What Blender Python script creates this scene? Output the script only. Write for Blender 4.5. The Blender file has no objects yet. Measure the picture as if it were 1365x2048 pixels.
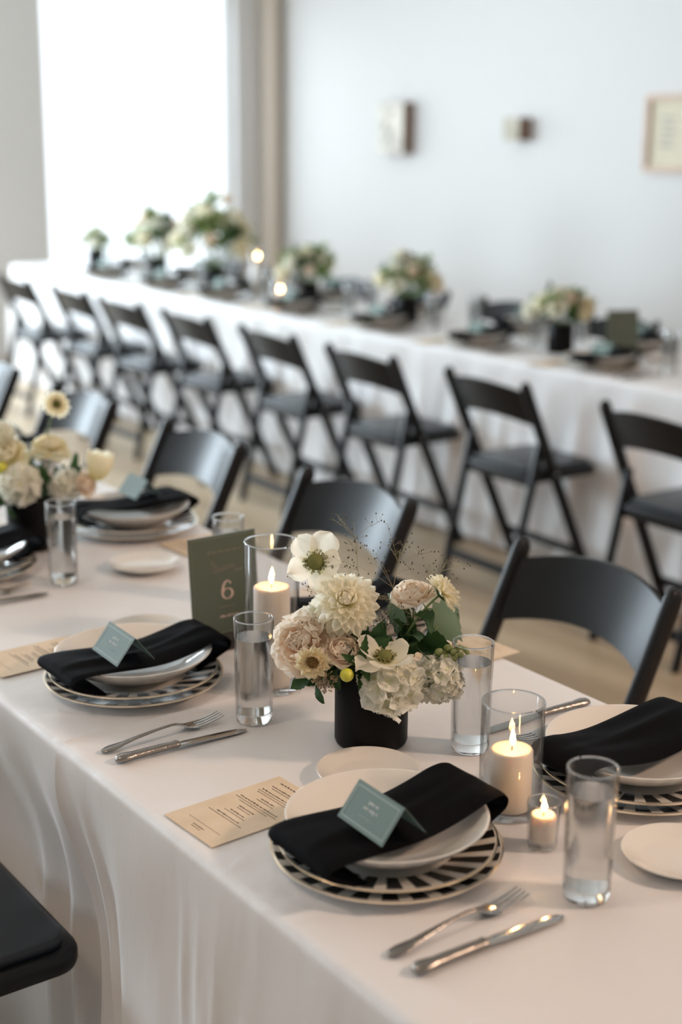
import bpy, math, random
import numpy as np
from mathutils import Matrix, Vector, Euler

SC = bpy.context.scene
COL = SC.collection
PI = math.pi
R = math.radians
rnd = random.Random(7)

# ------------------------------------------------------------------ camera, sky, lights, exposure
cam_data = bpy.data.cameras.new('camera')
cam_data.sensor_fit = 'VERTICAL'
cam_data.sensor_height = 36
cam_data.sensor_width = 24
cam_data.lens = 50
cam_data.clip_end = 60
cam = bpy.data.objects.new('camera', cam_data)
COL.objects.link(cam)
_a, _p, _r = R(35.7), R(14.9), R(0.5)
_f0 = Vector((-math.cos(_a), math.sin(_a), 0)); _up = Vector((0, 0, 1)); _rt0 = _f0.cross(_up)
_fw = _f0 * math.cos(_p) - _up * math.sin(_p)
_u1 = _up * math.cos(_p) + _f0 * math.sin(_p)
_rt = _rt0 * math.cos(_r) + _u1 * math.sin(_r)
_u = _u1 * math.cos(_r) - _rt0 * math.sin(_r)
cam.matrix_world = Matrix(((_rt.x, _u.x, -_fw.x, 0), (_rt.y, _u.y, -_fw.y, 0), (_rt.z, _u.z, -_fw.z, 1.60), (0, 0, 0, 1)))
cam_data.dof.use_dof = True
cam_data.dof.focus_distance = 1.95
cam_data.dof.aperture_fstop = 2.2
SC.camera = cam

SC.view_settings.view_transform = 'Standard'
SC.view_settings.look = 'None'
SC.view_settings.gamma = 1.0
SC.view_settings.use_curve_mapping = False
SC.view_settings.exposure = 0.58
try:
    cy = SC.cycles
    cy.use_denoising = True
    cy.max_bounces = 14; cy.diffuse_bounces = 5; cy.glossy_bounces = 5
    cy.transmission_bounces = 12; cy.transparent_max_bounces = 24
    cy.caustics_reflective = False; cy.caustics_refractive = True
    cy.blur_glossy = 0.6; cy.sample_clamp_indirect = 4.0
except Exception:
    pass

world = bpy.data.worlds.new('daylight')
SC.world = world
world.use_nodes = True
wb = world.node_tree.nodes['Background']
wb.inputs['Color'].default_value = (0.86, 0.93, 1.0, 1)
wb.inputs['Strength'].default_value = 1.7

def area_light(name, loc, direction, sx, sy, power, color):
    l = bpy.data.lights.new(name, 'AREA'); l.shape = 'RECTANGLE'; l.size = sx; l.size_y = sy
    l.energy = power; l.color = color
    o = bpy.data.objects.new(name, l); COL.objects.link(o)
    o.location = loc
    o.rotation_euler = Vector(direction).to_track_quat('-Z', 'Y').to_euler()
    return o
DAY = (0.78, 0.90, 1.0)
WX = -9.85            # window wall
WY = 6.40             # picture wall
X1, Y0 = 3.2, -4.2    # right wall, wall behind the photographer
area_light('window_daylight_and_fill', (WX - 0.26, 5.235, 1.75), (1, 0, 0), 1.6, 1.95, 24, DAY)
area_light('window_daylight_and_fill', (WX - 0.26, 2.30, 1.75), (1, 0, 0), 1.6, 1.95, 210, DAY)
area_light('window_daylight_and_fill', (WX - 0.26, -0.70, 1.75), (1, 0, 0), 1.6, 1.95, 240, DAY)
area_light('window_daylight_and_fill', (-8.2, Y0 - 0.26, 1.75), (0, 1, 0), 1.6, 1.95, 100, (0.74, 0.88, 1.0))  # fill at an added, unseen front window, brightens the wall-side cloth fronts
# warm ceiling lamp, then a weaker fill added to lift the flowers
area_light('ceiling_lamp_and_fill', (0.9, 3.4, 3.0), (-0.45, -0.35, -1), 0.35, 0.35, 54, (1.0, 0.70, 0.52))

area_light('ceiling_lamp_and_fill', (-1.7, -0.5, 3.0), (0.05, 0.45, -1), 0.4, 0.4, 7.5, (1.0, 0.74, 0.56))  # unseen fill on the camera side, added to brighten the bouquet

# ------------------------------------------------------------------ helpers
class MB:
    """collects vertices and faces of one mesh"""
    def __init__(s):
        s.v = []; s.f = []; s.m = []; s.uv = {}
    def add(s, verts, faces, mi=0, uvs=None):
        b = len(s.v)
        s.v.extend([tuple(p) for p in verts])
        for f in faces:
            s.f.append(tuple(b + i for i in f)); s.m.append(mi)
        if uvs is not None:
            for i, q in enumerate(uvs): s.uv[b + i] = q
        return s
    def box(s, c, size, mi=0, M=None):
        hx, hy, hz = size[0] / 2, size[1] / 2, size[2] / 2
        vs = [Vector((x, y, z)) for x in (-hx, hx) for y in (-hy, hy) for z in (-hz, hz)]
        vs = [(M @ q if M else q) + Vector(c) for q in vs]
        s.add(vs, [(0, 1, 3, 2), (4, 6, 7, 5), (0, 4, 5, 1), (2, 3, 7, 6), (0, 2, 6, 4), (1, 5, 7, 3)], mi)
        return s
    def rbox(s, c, size, r, mi=0, n=3):
        """box with rounded vertical corners and a small top and bottom roundover"""
        hx, hy, hz = size[0] / 2, size[1] / 2, size[2] / 2
        e = min(hz * 0.6, r * 0.35, 0.01)
        rings = []
        for z, ins in ((-hz, e), (-hz + e * .3, e * .3), (-hz + e, 0), (hz - e, 0), (hz - e * .3, e * .3), (hz, e)):
            ring = []
            for cx, cy_, a0 in ((1, 1, 0), (-1, 1, 90), (-1, -1, 180), (1, -1, 270)):
                for k in range(n + 1):
                    a = R(a0 + 90 * k / n)
                    ring.append((c[0] + cx * (hx - r) + (r - ins) * math.cos(a), c[1] + cy_ * (hy - r) + (r - ins) * math.sin(a), c[2] + z))
            rings.append(ring)
        s.loft(rings, True, True, mi)
        return s
    def loft(s, rings, closed=True, caps=True, mi=0):
        n = len(rings[0]); vs = [p for r_ in rings for p in r_]; fs = []
        for i in range(len(rings) - 1):
            for j in range(n if closed else n - 1):
                k = (j + 1) % n
                fs.append((i * n + j, i * n + k, (i + 1) * n + k, (i + 1) * n + j))
        if caps:
            fs.append(tuple(range(n - 1, -1, -1))); fs.append(tuple((len(rings) - 1) * n + j for j in range(n)))
        s.add(vs, fs, mi)
        return s
    def lathe(s, prof, seg=48, mats=None, mi=0):
        """profile of (r, z); mats gives a slot for each profile segment"""
        base = len(s.v); idx = []
        for r_, z in prof:
            if r_ < 1e-6:
                s.v.append((0, 0, z)); idx.append([len(s.v) - 1] * seg)
            else:
                st = len(s.v)
                for j in range(seg):
                    a = 2 * PI * j / seg
                    s.v.append((r_ * math.cos(a), r_ * math.sin(a), z))
                idx.append([st + j for j in range(seg)])
        for i in range(len(prof) - 1):
            m_ = mats[i] if mats else mi
            for j in range(seg):
                k = (j + 1) % seg
                q = [idx[i][j], idx[i][k], idx[i + 1][k], idx[i + 1][j]]
                t = []
                for x in q:
                    if x not in t: t.append(x)
                if len(t) > 2: s.f.append(tuple(t)); s.m.append(m_)
        return s
    def tube(s, pts, rad, n=6, mi=0, caps=True):
        pts = [Vector(p) for p in pts]
        if not hasattr(rad, '__len__'): rad = [rad] * len(pts)
        rings = []; nrm = None
        for i, p in enumerate(pts):
            d = (pts[min(i + 1, len(pts) - 1)] - pts[max(i - 1, 0)])
            if d.length < 1e-9: d = Vector((0, 0, 1))
            d.normalize()
            if nrm is None:
                nrm = d.orthogonal().normalized()
            else:
                nrm = (nrm - d * nrm.dot(d))
                nrm = nrm.normalized() if nrm.length > 1e-6 else d.orthogonal().normalized()
            b = d.cross(nrm)
            rings.append([tuple(p + (nrm * math.cos(2 * PI * k / n) + b * math.sin(2 * PI * k / n)) * rad[i]) for k in range(n)])
        s.loft(rings, True, caps, mi)
        return s
    def ball(s, c, r, nu=8, nv=6, mi=0, sc=(1, 1, 1)):
        rings = []
        for i in range(nv + 1):
            t = PI * i / nv
            rr = max(r * math.sin(t), r * 0.02)
            rings.append([(c[0] + sc[0] * rr * math.cos(2 * PI * j / nu), c[1] + sc[1] * rr * math.sin(2 * PI * j / nu), c[2] - sc[2] * r * math.cos(t)) for j in range(nu)])
        s.loft(rings, True, True, mi)
        return s
    def mesh(s, name, mats, smooth=True, angle=None):
        me = bpy.data.meshes.new(name)
        me.from_pydata(s.v, [], s.f)
        for m in (mats if isinstance(mats, (list, tuple)) else [mats]): me.materials.append(m)
        me.polygons.foreach_set('material_index', s.m)
        if s.uv:
            ul = me.uv_layers.new(name='UVMap')
            for l in me.loops: ul.data[l.index].uv = s.uv.get(l.vertex_index, (0, 0))
        me.update()
        if smooth:
            me.polygons.foreach_set('use_smooth', [True] * len(me.polygons))
            if angle:
                try: me.set_sharp_from_angle(angle=R(angle))
                except Exception: pass
        return me

def mk(name, me, parent=None, loc=None, mtx=None):
    o = bpy.data.objects.new(name, me); COL.objects.link(o)
    if parent: o.parent = parent
    if mtx is not None: o.matrix_local = mtx
    elif loc is not None: o.location = loc
    return o
def thing(name, label, cat, loc=(0, 0, 0), rz=0.0, group=None):
    o = bpy.data.objects.new(name, None); COL.objects.link(o)
    o.empty_display_size = 0.05
    o.location = loc; o.rotation_euler = (0, 0, rz)
    o['label'] = label; o['category'] = cat
    if group: o['group'] = group
    return o
def tag(o, label, cat, group=None):
    o['label'] = label; o['category'] = cat
    if group: o['group'] = group
    return o
def struct(name, me, loc=None):
    o = mk(name, me, None, loc); o['kind'] = 'structure'; return o

# ------------------------------------------------------------------ materials
def mat(name, color=(.8, .8, .8), rough=.5, metal=0.0, **kw):
    m = bpy.data.materials.new(name); m.use_nodes = True
    b = m.node_tree.nodes['Principled BSDF']
    b.inputs['Base Color'].default_value = (*color, 1)
    b.inputs['Roughness'].default_value = rough
    b.inputs['Metallic'].default_value = metal
    for k, v in kw.items(): b.inputs[k].default_value = v
    return m
def nodes(m): return m.node_tree.nodes, m.node_tree.links, m.node_tree.nodes['Principled BSDF']
def noise_bump(m, scale, strength, dist=.002, stretch=None, detail=4):
    n, l, b = nodes(m)
    tc = n.new('ShaderNodeTexCoord'); nz = n.new('ShaderNodeTexNoise'); bp = n.new('ShaderNodeBump')
    nz.inputs['Scale'].default_value = scale; nz.inputs['Detail'].default_value = detail
    bp.inputs['Strength'].default_value = strength; bp.inputs['Distance'].default_value = dist
    if stretch:
        mp = n.new('ShaderNodeMapping'); mp.inputs['Scale'].default_value = stretch
        l.new(tc.outputs['Object'], mp.inputs['Vector']); l.new(mp.outputs['Vector'], nz.inputs['Vector'])
    else:
        l.new(tc.outputs['Object'], nz.inputs['Vector'])
    l.new(nz.outputs['Fac'], bp.inputs['Height']); l.new(bp.outputs['Normal'], b.inputs['Normal'])
    return nz
def noise_color(m, c1, c2, scale, stretch=None, lo=.35, hi=.65):
    n, l, b = nodes(m)
    tc = n.new('ShaderNodeTexCoord'); nz = n.new('ShaderNodeTexNoise'); cr = n.new('ShaderNodeValToRGB')
    mp = n.new('ShaderNodeMapping')
    if stretch: mp.inputs['Scale'].default_value = stretch
    nz.inputs['Scale'].default_value = scale; nz.inputs['Detail'].default_value = 5
    cr.color_ramp.elements[0].color = (*c1, 1); cr.color_ramp.elements[1].color = (*c2, 1)
    cr.color_ramp.elements[0].position = lo; cr.color_ramp.elements[1].position = hi
    l.new(tc.outputs['Object'], mp.inputs['Vector']); l.new(mp.outputs['Vector'], nz.inputs['Vector'])
    l.new(nz.outputs['Fac'], cr.inputs['Fac']); l.new(cr.outputs['Color'], b.inputs['Base Color'])

M_WALL = mat('white_wall_paint', (.655, .642, .628), .6); noise_bump(M_WALL, 60, .08)
M_CEIL = mat('ceiling_paint', (.80, .80, .79), .8); noise_bump(M_CEIL, 40, .05)
M_TRIM = mat('white_trim_paint', (.80, .80, .79), .45); noise_bump(M_TRIM, 80, .03)
M_TAN = mat('tan_painted_pipe', (.62, .54, .45), .5); noise_bump(M_TAN, 30, .05)
M_CLOTH = mat('white_table_linen', (.79, .775, .778), .46)
M_CLOTH.node_tree.nodes['Principled BSDF'].inputs['Sheen Weight'].default_value = .12
noise_bump(M_CLOTH, 1.0, .16, .03, (10, 10, 2.5), 4)
M_BLACK = mat('black_chair_lacquer', (.007, .0075, .009),  .33, 0, **{'Specular IOR Level': .26}); noise_bump(M_BLACK, 120, .05, .001)
M_VINYL = mat('black_seat_vinyl', (.007, .011, .016), .38, 0, **{'Specular IOR Level': .5}); noise_bump(M_VINYL, 220, .18, .001)
M_STEEL = mat('polished_cutlery_steel', (.46, .44, .42), .12, 1.0); noise_bump(M_STEEL, 60, .04, .001)
M_ORN = mat('cutlery_handle_steel', (.30, .275, .25), .24, 1.0); noise_bump(M_ORN, 190, .5, .002)
M_BOLT = mat('dull_bolt_steel', (.35, .35, .36), .35, 1.0); noise_bump(M_BOLT, 90, .05)
M_CHINA = mat('white_china', (.80, .77, .72), .12, 0, **{'Coat Weight': .4, 'Coat Roughness': .05}); noise_bump(M_CHINA, 15, .02, .001)
M_GOLD = mat('gold_rim', (.90, .80, .64), .25, 1.0); noise_bump(M_GOLD, 90, .05)
M_NAPKIN = mat('black_napkin_satin', (.0055, .0055, .0065), .7, 0, **{'Specular IOR Level': .03}); noise_bump(M_NAPKIN, 500, .12, .001)
M_CARD = mat('sage_green_card', (.125, .185, .165), .6); noise_bump(M_CARD, 300, .04, .001)
M_CARDLINE = mat('pale_green_ink', (.30, .37, .34), .6); noise_bump(M_CARDLINE, 300, .03, .001)
M_INK = mat('pale_card_ink', (.55, .56, .52), .6); noise_bump(M_INK, 300, .03, .001)
M_SIGN = mat('dark_sage_sign', (.085, .108, .078), .35); noise_bump(M_SIGN, 200, .03, .001)
M_SIGNEDGE = mat('sage_sign_border', (.13, .155, .115), .35); noise_bump(M_SIGNEDGE, 200, .03, .001)
M_SIGNINK = mat('rose_white_sign_ink', (.62, .48, .42), .35); noise_bump(M_SIGNINK, 200, .03, .001)
M_SIGNDIM = mat('faded_sign_ink', (.20, .185, .15), .4); noise_bump(M_SIGNDIM, 200, .03, .001)
M_SIGNBASE = mat('black_sign_base', (.012, .011, .011), .4); noise_bump(M_SIGNBASE, 100, .05)
M_KRAFT = mat('kraft_menu_paper', (.66, .50, .34), .75); noise_color(M_KRAFT, (.70, .56, .40), (.77, .63, .47), 18)
M_MENUINK = mat('brown_menu_ink', (.09, .06, .045), .8); noise_bump(M_MENUINK, 200, .02)
M_VASE = mat('black_ceramic_vase', (.0045, .0042, .0045), .45, 0, **{'Specular IOR Level': .12}); noise_bump(M_VASE, 25, .06)
M_WAX = mat('ivory_candle_wax', (.86, .76, .66), .45, 0, **{'Subsurface Weight': .45, 'Subsurface Scale': .012, 'Subsurface Radius': (1.0, .72, .48)})
noise_bump(M_WAX, 25, .03)
M_WICK = mat('charred_wick', (.02, .015, .01), .9); noise_bump(M_WICK, 300, .1)
M_FLOOR = mat('pale_wood_floor', (.5, .4, .28), .42)
noise_color(M_FLOOR, (.25, .17, .10), (.52, .41, .275), 1.6, (.35, 3.2, 1), .28, .68)
M_WOOD = mat('light_frame_wood', (.55, .38, .27), .5); noise_color(M_WOOD, (.50, .34, .24), (.60, .42, .31), 9, (1, 1, 6))
M_BROWN = mat('dark_wood_side', (.20, .12, .085), .5); noise_color(M_BROWN, (.16, .095, .065), (.25, .15, .11), 8, (1, 1, 4))
M_MATBOARD = mat('cream_print_paper', (.66, .60, .46), .7); noise_bump(M_MATBOARD, 80, .03)
M_ARTGREY = mat('grey_print_ink', (.40, .38, .34), .7); noise_bump(M_ARTGREY, 80, .03)
M_ARTPALE = mat('pale_panel_paint', (.62, .62, .57), .6); noise_color(M_ARTPALE, (.48, .46, .40), (.72, .68, .60), 7, None, .3, .5)
M_TAN2 = mat('tan_block_paint', (.50, .45, .35), .6); noise_color(M_TAN2, (.42, .38, .29), (.55, .50, .40), 12)
M_BLIND = mat('white_blind_cassette', (.86, .86, .85), .7); noise_bump(M_BLIND, 200, .05)

def flame_mat():
    m = bpy.data.materials.new('candle_flame'); m.use_nodes = True
    n = m.node_tree.nodes; l = m.node_tree.links; n.clear()
    o = n.new('ShaderNodeOutputMaterial'); e = n.new('ShaderNodeEmission')
    tc = n.new('ShaderNodeTexCoord'); sp = n.new('ShaderNodeSeparateXYZ'); cr = n.new('ShaderNodeValToRGB')
    cr.color_ramp.elements[0].color = (1.0, .30, .06, 1); cr.color_ramp.elements[0].position = 0
    cr.color_ramp.elements[1].color = (1.0, .62, .25, 1); cr.color_ramp.elements[1].position = .45
    l.new(tc.outputs['Generated'], sp.inputs[0]); l.new(sp.outputs['Z'], cr.inputs['Fac'])
    l.new(cr.outputs['Color'], e.inputs['Color']); e.inputs['Strength'].default_value = 75
    l.new(e.outputs[0], o.inputs['Surface'])
    return m
M_FLAME = flame_mat()

def thin_glass(name, tint=(1, 1, 1), k=1.0, edge=.35):
    m = bpy.data.materials.new(name); m.use_nodes = True
    n = m.node_tree.nodes; l = m.node_tree.links; n.clear()
    o = n.new('ShaderNodeOutputMaterial'); mx = n.new('ShaderNodeMixShader')
    t = n.new('ShaderNodeBsdfTransparent'); g = n.new('ShaderNodeBsdfGlossy'); fr = n.new('ShaderNodeLayerWeight')
    t.inputs['Color'].default_value = (*tint, 1); g.inputs['Roughness'].default_value = .02
    fr.inputs['Blend'].default_value = .5
    pw = n.new('ShaderNodeMath'); pw.operation = 'POWER'; pw.inputs[1].default_value = 3.2
    ml = n.new('ShaderNodeMath'); ml.operation = 'MULTIPLY_ADD'; ml.inputs[1].default_value = .85 * k; ml.inputs[2].default_value = .035 * k; ml.use_clamp = True
    l.new(fr.outputs['Facing'], pw.inputs[0]); l.new(pw.outputs[0], ml.inputs[0]); l.new(ml.outputs[0], mx.inputs[0])
    p2 = n.new('ShaderNodeMath'); p2.operation = 'POWER'; p2.inputs[1].default_value = 7
    cr = n.new('ShaderNodeValToRGB'); cr.color_ramp.elements[0].color = (*tint, 1); cr.color_ramp.elements[1].color = (edge, edge, edge, 1)
    l.new(fr.outputs['Facing'], p2.inputs[0]); l.new(p2.outputs[0], cr.inputs['Fac']); l.new(cr.outputs['Color'], t.inputs['Color'])
    l.new(t.outputs[0], mx.inputs[1]); l.new(g.outputs[0], mx.inputs[2]); l.new(mx.outputs[0], o.inputs['Surface'])
    return m
M_THIN = thin_glass('clear_thin_glass', (.955, .96, .96))
M_PANE = thin_glass('window_glass', (.97, .98, .98))
def glass(name, ior, rough, color=(1, 1, 1)):
    m = bpy.data.materials.new(name); m.use_nodes = True
    n = m.node_tree.nodes; l = m.node_tree.links; n.clear()
    o = n.new('ShaderNodeOutputMaterial'); g = n.new('ShaderNodeBsdfGlass')
    g.inputs['IOR'].default_value = ior; g.inputs['Roughness'].default_value = rough; g.inputs['Color'].default_value = (*color, 1)
    nz = n.new('ShaderNodeTexNoise'); nz.inputs['Scale'].default_value = 60
    bp = n.new('ShaderNodeBump'); bp.inputs['Strength'].default_value = .03; bp.inputs['Distance'].default_value = .001
    l.new(nz.outputs['Fac'], bp.inputs['Height']); l.new(bp.outputs['Normal'], g.inputs['Normal'])
    l.new(g.outputs[0], o.inputs['Surface'])
    return m
M_GLASS = glass('thick_glass', 1.45, 0.0)
M_WATER = glass('still_water', 1.33, 0.0)
M_FROST = glass('chilled_water_side', 1.33, 0.17, (.96, .96, .96))

def stripe_mat():
    m = mat('black_white_striped_china', (.8, .8, .8), .12, 0, **{'Coat Weight': .0, 'Specular IOR Level': .12})
    n, l, b = nodes(m)
    tc = n.new('ShaderNodeTexCoord'); sp = n.new('ShaderNodeSeparateXYZ')
    at = n.new('ShaderNodeMath'); at.operation = 'ARCTAN2'
    ml = n.new('ShaderNodeMath'); ml.operation = 'MULTIPLY'; ml.inputs[1].default_value = 24 / (2 * PI)
    fr = n.new('ShaderNodeMath'); fr.operation = 'FRACT'
    cr = n.new('ShaderNodeValToRGB'); cr.color_ramp.interpolation = 'CONSTANT'
    cr.color_ramp.elements[0].color = (.012, .012, .012, 1); cr.color_ramp.elements[0].position = 0
    cr.color_ramp.elements[1].color = (.64, .61, .56, 1); cr.color_ramp.elements[1].position = .57
    l.new(tc.outputs['Object'], sp.inputs[0]); l.new(sp.outputs['Y'], at.inputs[0]); l.new(sp.outputs['X'], at.inputs[1])
    l.new(at.outputs[0], ml.inputs[0]); l.new(ml.outputs[0], fr.inputs[0]); l.new(fr.outputs[0], cr.inputs['Fac'])
    l.new(cr.outputs['Color'], b.inputs['Base Color'])
    return m
M_STRIPE = stripe_mat()

def petal_mat(name, base, tip, rough=.6, transl=.5, pos=(.0, .8)):
    """petal or leaf tissue: the base colour runs into the tip colour along the length, some light comes through"""
    m = bpy.data.materials.new(name); m.use_nodes = True
    n = m.node_tree.nodes; l = m.node_tree.links
    b = n['Principled BSDF']; o = n['Material Output']
    uv = n.new('ShaderNodeUVMap'); uv.uv_map = 'UVMap'
    sp = n.new('ShaderNodeSeparateXYZ'); cr = n.new('ShaderNodeValToRGB')
    cr.color_ramp.elements[0].color = (*base, 1); cr.color_ramp.elements[0].position = pos[0]
    cr.color_ramp.elements[1].color = (*tip, 1); cr.color_ramp.elements[1].position = pos[1]
    nz = n.new('ShaderNodeTexNoise'); nz.inputs['Scale'].default_value = 40
    mp = n.new('ShaderNodeMath'); mp.operation = 'MULTIPLY_ADD'; mp.inputs[1].default_value = .25; mp.inputs[2].default_value = -.12
    ad = n.new('ShaderNodeMath'); ad.operation = 'ADD'
    l.new(uv.outputs[0], sp.inputs[0]); l.new(nz.outputs['Fac'], mp.inputs[0]); l.new(sp.outputs['Y'], ad.inputs[0]); l.new(mp.outputs[0], ad.inputs[1])
    l.new(ad.outputs[0], cr.inputs['Fac']); l.new(cr.outputs['Color'], b.inputs['Base Color'])
    b.inputs['Roughness'].default_value = rough; b.inputs['Specular IOR Level'].default_value = .25
    tr = n.new('ShaderNodeBsdfTranslucent'); mx = n.new('ShaderNodeMixShader'); mx.inputs[0].default_value = transl
    l.new(cr.outputs['Color'], tr.inputs['Color'])
    l.new(b.outputs[0], mx.inputs[1]); l.new(tr.outputs[0], mx.inputs[2]); l.new(mx.outputs[0], o.inputs['Surface'])
    return m
M_PWHITE = petal_mat('white_petal', (.88, .85, .54), (.98, .945, .82), pos=(.0, .45))
M_PCREAM = petal_mat('cream_petal', (.84, .78, .42), (.96, .91, .74), pos=(.0, .6))
M_PBLUSH = petal_mat('blush_petal', (.97, .79, .64), (.98, .90, .79), pos=(.1, .8))
M_PHYD = petal_mat('white_floret', (.86, .87, .62), (.975, .96, .88), pos=(.0, .35))
M_PZIN = petal_mat('buff_petal', (.70, .55, .24), (.90, .79, .54), pos=(.0, .7))
M_PGREEN = petal_mat('pale_green_bud', (.30, .38, .10), (.55, .60, .30))
M_LEAF = petal_mat('deep_green_leaf', (.030, .075, .022), (.045, .10, .032), .5, .18)
M_LEAFG = petal_mat('dusty_green_leaf', (.10, .16, .09), (.15, .21, .13), .6, .2)
M_LEAFB = petal_mat('fresh_green_leaf', (.16, .25, .07), (.24, .34, .11), .55, .3)
M_STEM = mat('green_stem', (.13, .20, .06), .55); noise_bump(M_STEM, 60, .05)
M_CENTER = mat('olive_flower_center', (.15, .155, .035), .7); noise_bump(M_CENTER, 300, .6, .002)
M_STAMEN = mat('olive_stamen', (.30, .27, .09), .7); noise_bump(M_STAMEN, 300, .1)
M_BRONZE = mat('bronze_flower_center', (.22, .12, .03), .7); noise_bump(M_BRONZE, 300, .5, .002)
M_YELLOW = mat('yellow_green_bud', (.62, .60, .06), .35); noise_bump(M_YELLOW, 150, .15, .002)
M_SEED = mat('dark_grass_seed', (.06, .045, .025), .7); noise_bump(M_SEED, 200, .1)
M_GRASS = mat('dry_grass_stem', (.30, .27, .14), .6); noise_bump(M_GRASS, 200, .05)
M_TANSEED = mat('tan_seed_cluster', (.36, .27, .17), .7); noise_bump(M_TANSEED, 300, .3)

# ------------------------------------------------------------------ the room
TZ = 0.755            # table top height
CEIL = 3.3
struct('floor', MB().box(((WX + X1) / 2, (WY + Y0) / 2, -.05), (X1 - WX + 1.2, WY - Y0 + .8, .1)).mesh('floor', M_FLOOR, False))
struct('ceiling', MB().box(((WX + X1) / 2, (WY + Y0) / 2, CEIL + .05), (X1 - WX + .4, WY - Y0 + .4, .1)).mesh('ceiling', M_CEIL, False))
struct('wall_back', MB().box(((WX + X1) / 2, WY + .1, CEIL / 2), (X1 - WX + .4, .2, CEIL)).mesh('wall_back', M_WALL, False))
WINS = [(4.43, 6.04), (1.50, 3.11), (-1.50, .11)]
ZS, ZT = .50, 2.72
wl = MB()
ys = [WY]
for a, b in WINS: ys += [b, a]
ys.append(Y0)
for i in range(0, len(ys), 2):
    hi, lo = ys[i], ys[i + 1]
    wl.box((WX - .1, (hi + lo) / 2, CEIL / 2), (.2, hi - lo, CEIL))
for a, b in WINS:
    wl.box((WX - .1, (a + b) / 2, ZS / 2), (.2, b - a, ZS))
    wl.box((WX - .1, (a + b) / 2, (CEIL + ZT) / 2), (.2, b - a, CEIL - ZT))
struct('wall_left', wl.mesh('wall_left', M_WALL, False))
wf = MB()
FW = [(-9.0, -7.4)]  # unseen opening added so light reaches the wall-side cloth fronts
xs = [WX - .2] + [q for w_ in FW for q in w_] + [X1 + .2]
for i in range(0, len(xs), 2): wf.box(((xs[i] + xs[i + 1]) / 2, Y0 - .1, CEIL / 2), (xs[i + 1] - xs[i], .2, CEIL))
for a, b in FW:
    wf.box(((a + b) / 2, Y0 - .1, ZS / 2), (b - a, .2, ZS)); wf.box(((a + b) / 2, Y0 - .1, (CEIL + ZT) / 2), (b - a, .2, CEIL - ZT))
struct('wall_front', wf.mesh('wall_front', M_WALL, False))
struct('wall_right', MB().box((X1 + .1, (WY + Y0) / 2, CEIL / 2), (.2, WY - Y0, CEIL)).mesh('wall_right', M_WALL, False))
for k, (a, b) in enumerate(WINS):
    f = MB(); t = .05
    cyy = (a + b) / 2
    f.box((WX - .13, a + t / 2, (ZS + ZT) / 2), (.07, t, ZT - ZS)); f.box((WX - .13, b - t / 2, (ZS + ZT) / 2), (.07, t, ZT - ZS))
    f.box((WX - .13, cyy, ZS + t / 2), (.07, b - a - 2 * t, t)); f.box((WX - .13, cyy, ZT - t / 2), (.07, b - a - 2 * t, t))
    w = struct('window_%d' % (k + 1), f.mesh('window_frame', M_TRIM, False))
    mk('window_pane', MB().box((WX - .14, cyy, (ZS + ZT) / 2), (.006, b - a - 2 * t, ZT - ZS - 2 * t)).mesh('window_pane', M_PANE, False), w)
    mk('window_sill', MB().box((WX - .04, cyy, ZS - .015), (.16, b - a + .08, .03)).mesh('window_sill', M_TRIM, False), w)
struct('baseboard_back', MB().box(((WX + X1) / 2, WY - .009, .06), (X1 - WX - .3, .018, .12)).mesh('baseboard_back', M_TRIM, False))
# tan vertical pipe in the corner
struct('trim_1', MB().rbox((WX + .075, WY - .085, CEIL / 2), (.15, .13, CEIL), .05).mesh('trim_1', M_TAN, True, 40))
# roller blind at the head of the window
bl = thing('roller_blind', 'white roller blind rolled up at the head of the bright window', 'window blind', (WX + .02, 5.10, 2.42))
mk('blind_tube', MB().tube([(0.02, -.60, .23), (0.02, .60, .23)], .035, 16).mesh('blind_tube', M_BLIND, True, 40), bl)
M_SHADE = petal_mat('sheer_blind_fabric', (.88, .88, .87), (.88, .88, .87), .8, .75)
mk('blind_fabric', MB().box((.02, 0, .105), (.004, 1.16, .19)).mesh('blind_fabric', M_SHADE, False), bl)
mk('bottom_bar', MB().box((.02, 0, .008), (.014, 1.16, .022)).mesh('bottom_bar', M_TRIM, False), bl)

# ------------------------------------------------------------------ wall pictures
a1 = thing('wall_panel', 'tall pale painted panel with brown side hanging on white wall', 'wall art', (-8.225, WY, 1.64))
mk('panel_body', MB().box((0, -.045, 0), (.30, .09, .35)).mesh('panel_body', M_BROWN, False), a1)
mb = MB().box((0, -.092, 0), (.292, .004, .342)); mk('panel_face', mb.mesh('panel_face', M_ARTPALE, False), a1)
mb = MB()
for k in range(12):
    mb.box((rnd.uniform(-.10, .10), -.0945, rnd.uniform(-.12, .12)), (rnd.uniform(.01, .05), .0012, rnd.uniform(.02, .08)))
mk('painted_marks', mb.mesh('painted_marks', M_ARTGREY, False), a1)
a2 = thing('wall_block', 'small square tan block with dark side hanging mid wall', 'wall art', (-6.955, WY, 1.637))
mk('block_body', MB().box((0, -.05, 0), (.15, .10, .14)).mesh('block_body', M_BROWN, False), a2)
mk('block_face', MB().box((0, -.102, 0), (.145, .004, .135)).mesh('block_face', M_TAN2, False), a2)
mk('painted_dot', MB().rbox((0, -.1045, 0), (.035, .002, .03), .0008).mesh('painted_dot', M_ARTGREY, False), a2)
a3 = thing('framed_print', 'framed cream print in light wood frame on white wall', 'framed picture', (-5.615, WY, 1.615))
mb = MB(); fw_, fh_, t = .55, .43, .03
for sx in (-1, 1): mb.box((sx * (fw_ - t) / 2, -.02, 0), (t, .04, fh_))
for sz in (-1, 1): mb.box((0, -.02, sz * (fh_ - t) / 2), (fw_ - 2 * t, .04, t))
mk('picture_frame', mb.mesh('picture_frame', M_WOOD, False), a3)
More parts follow.
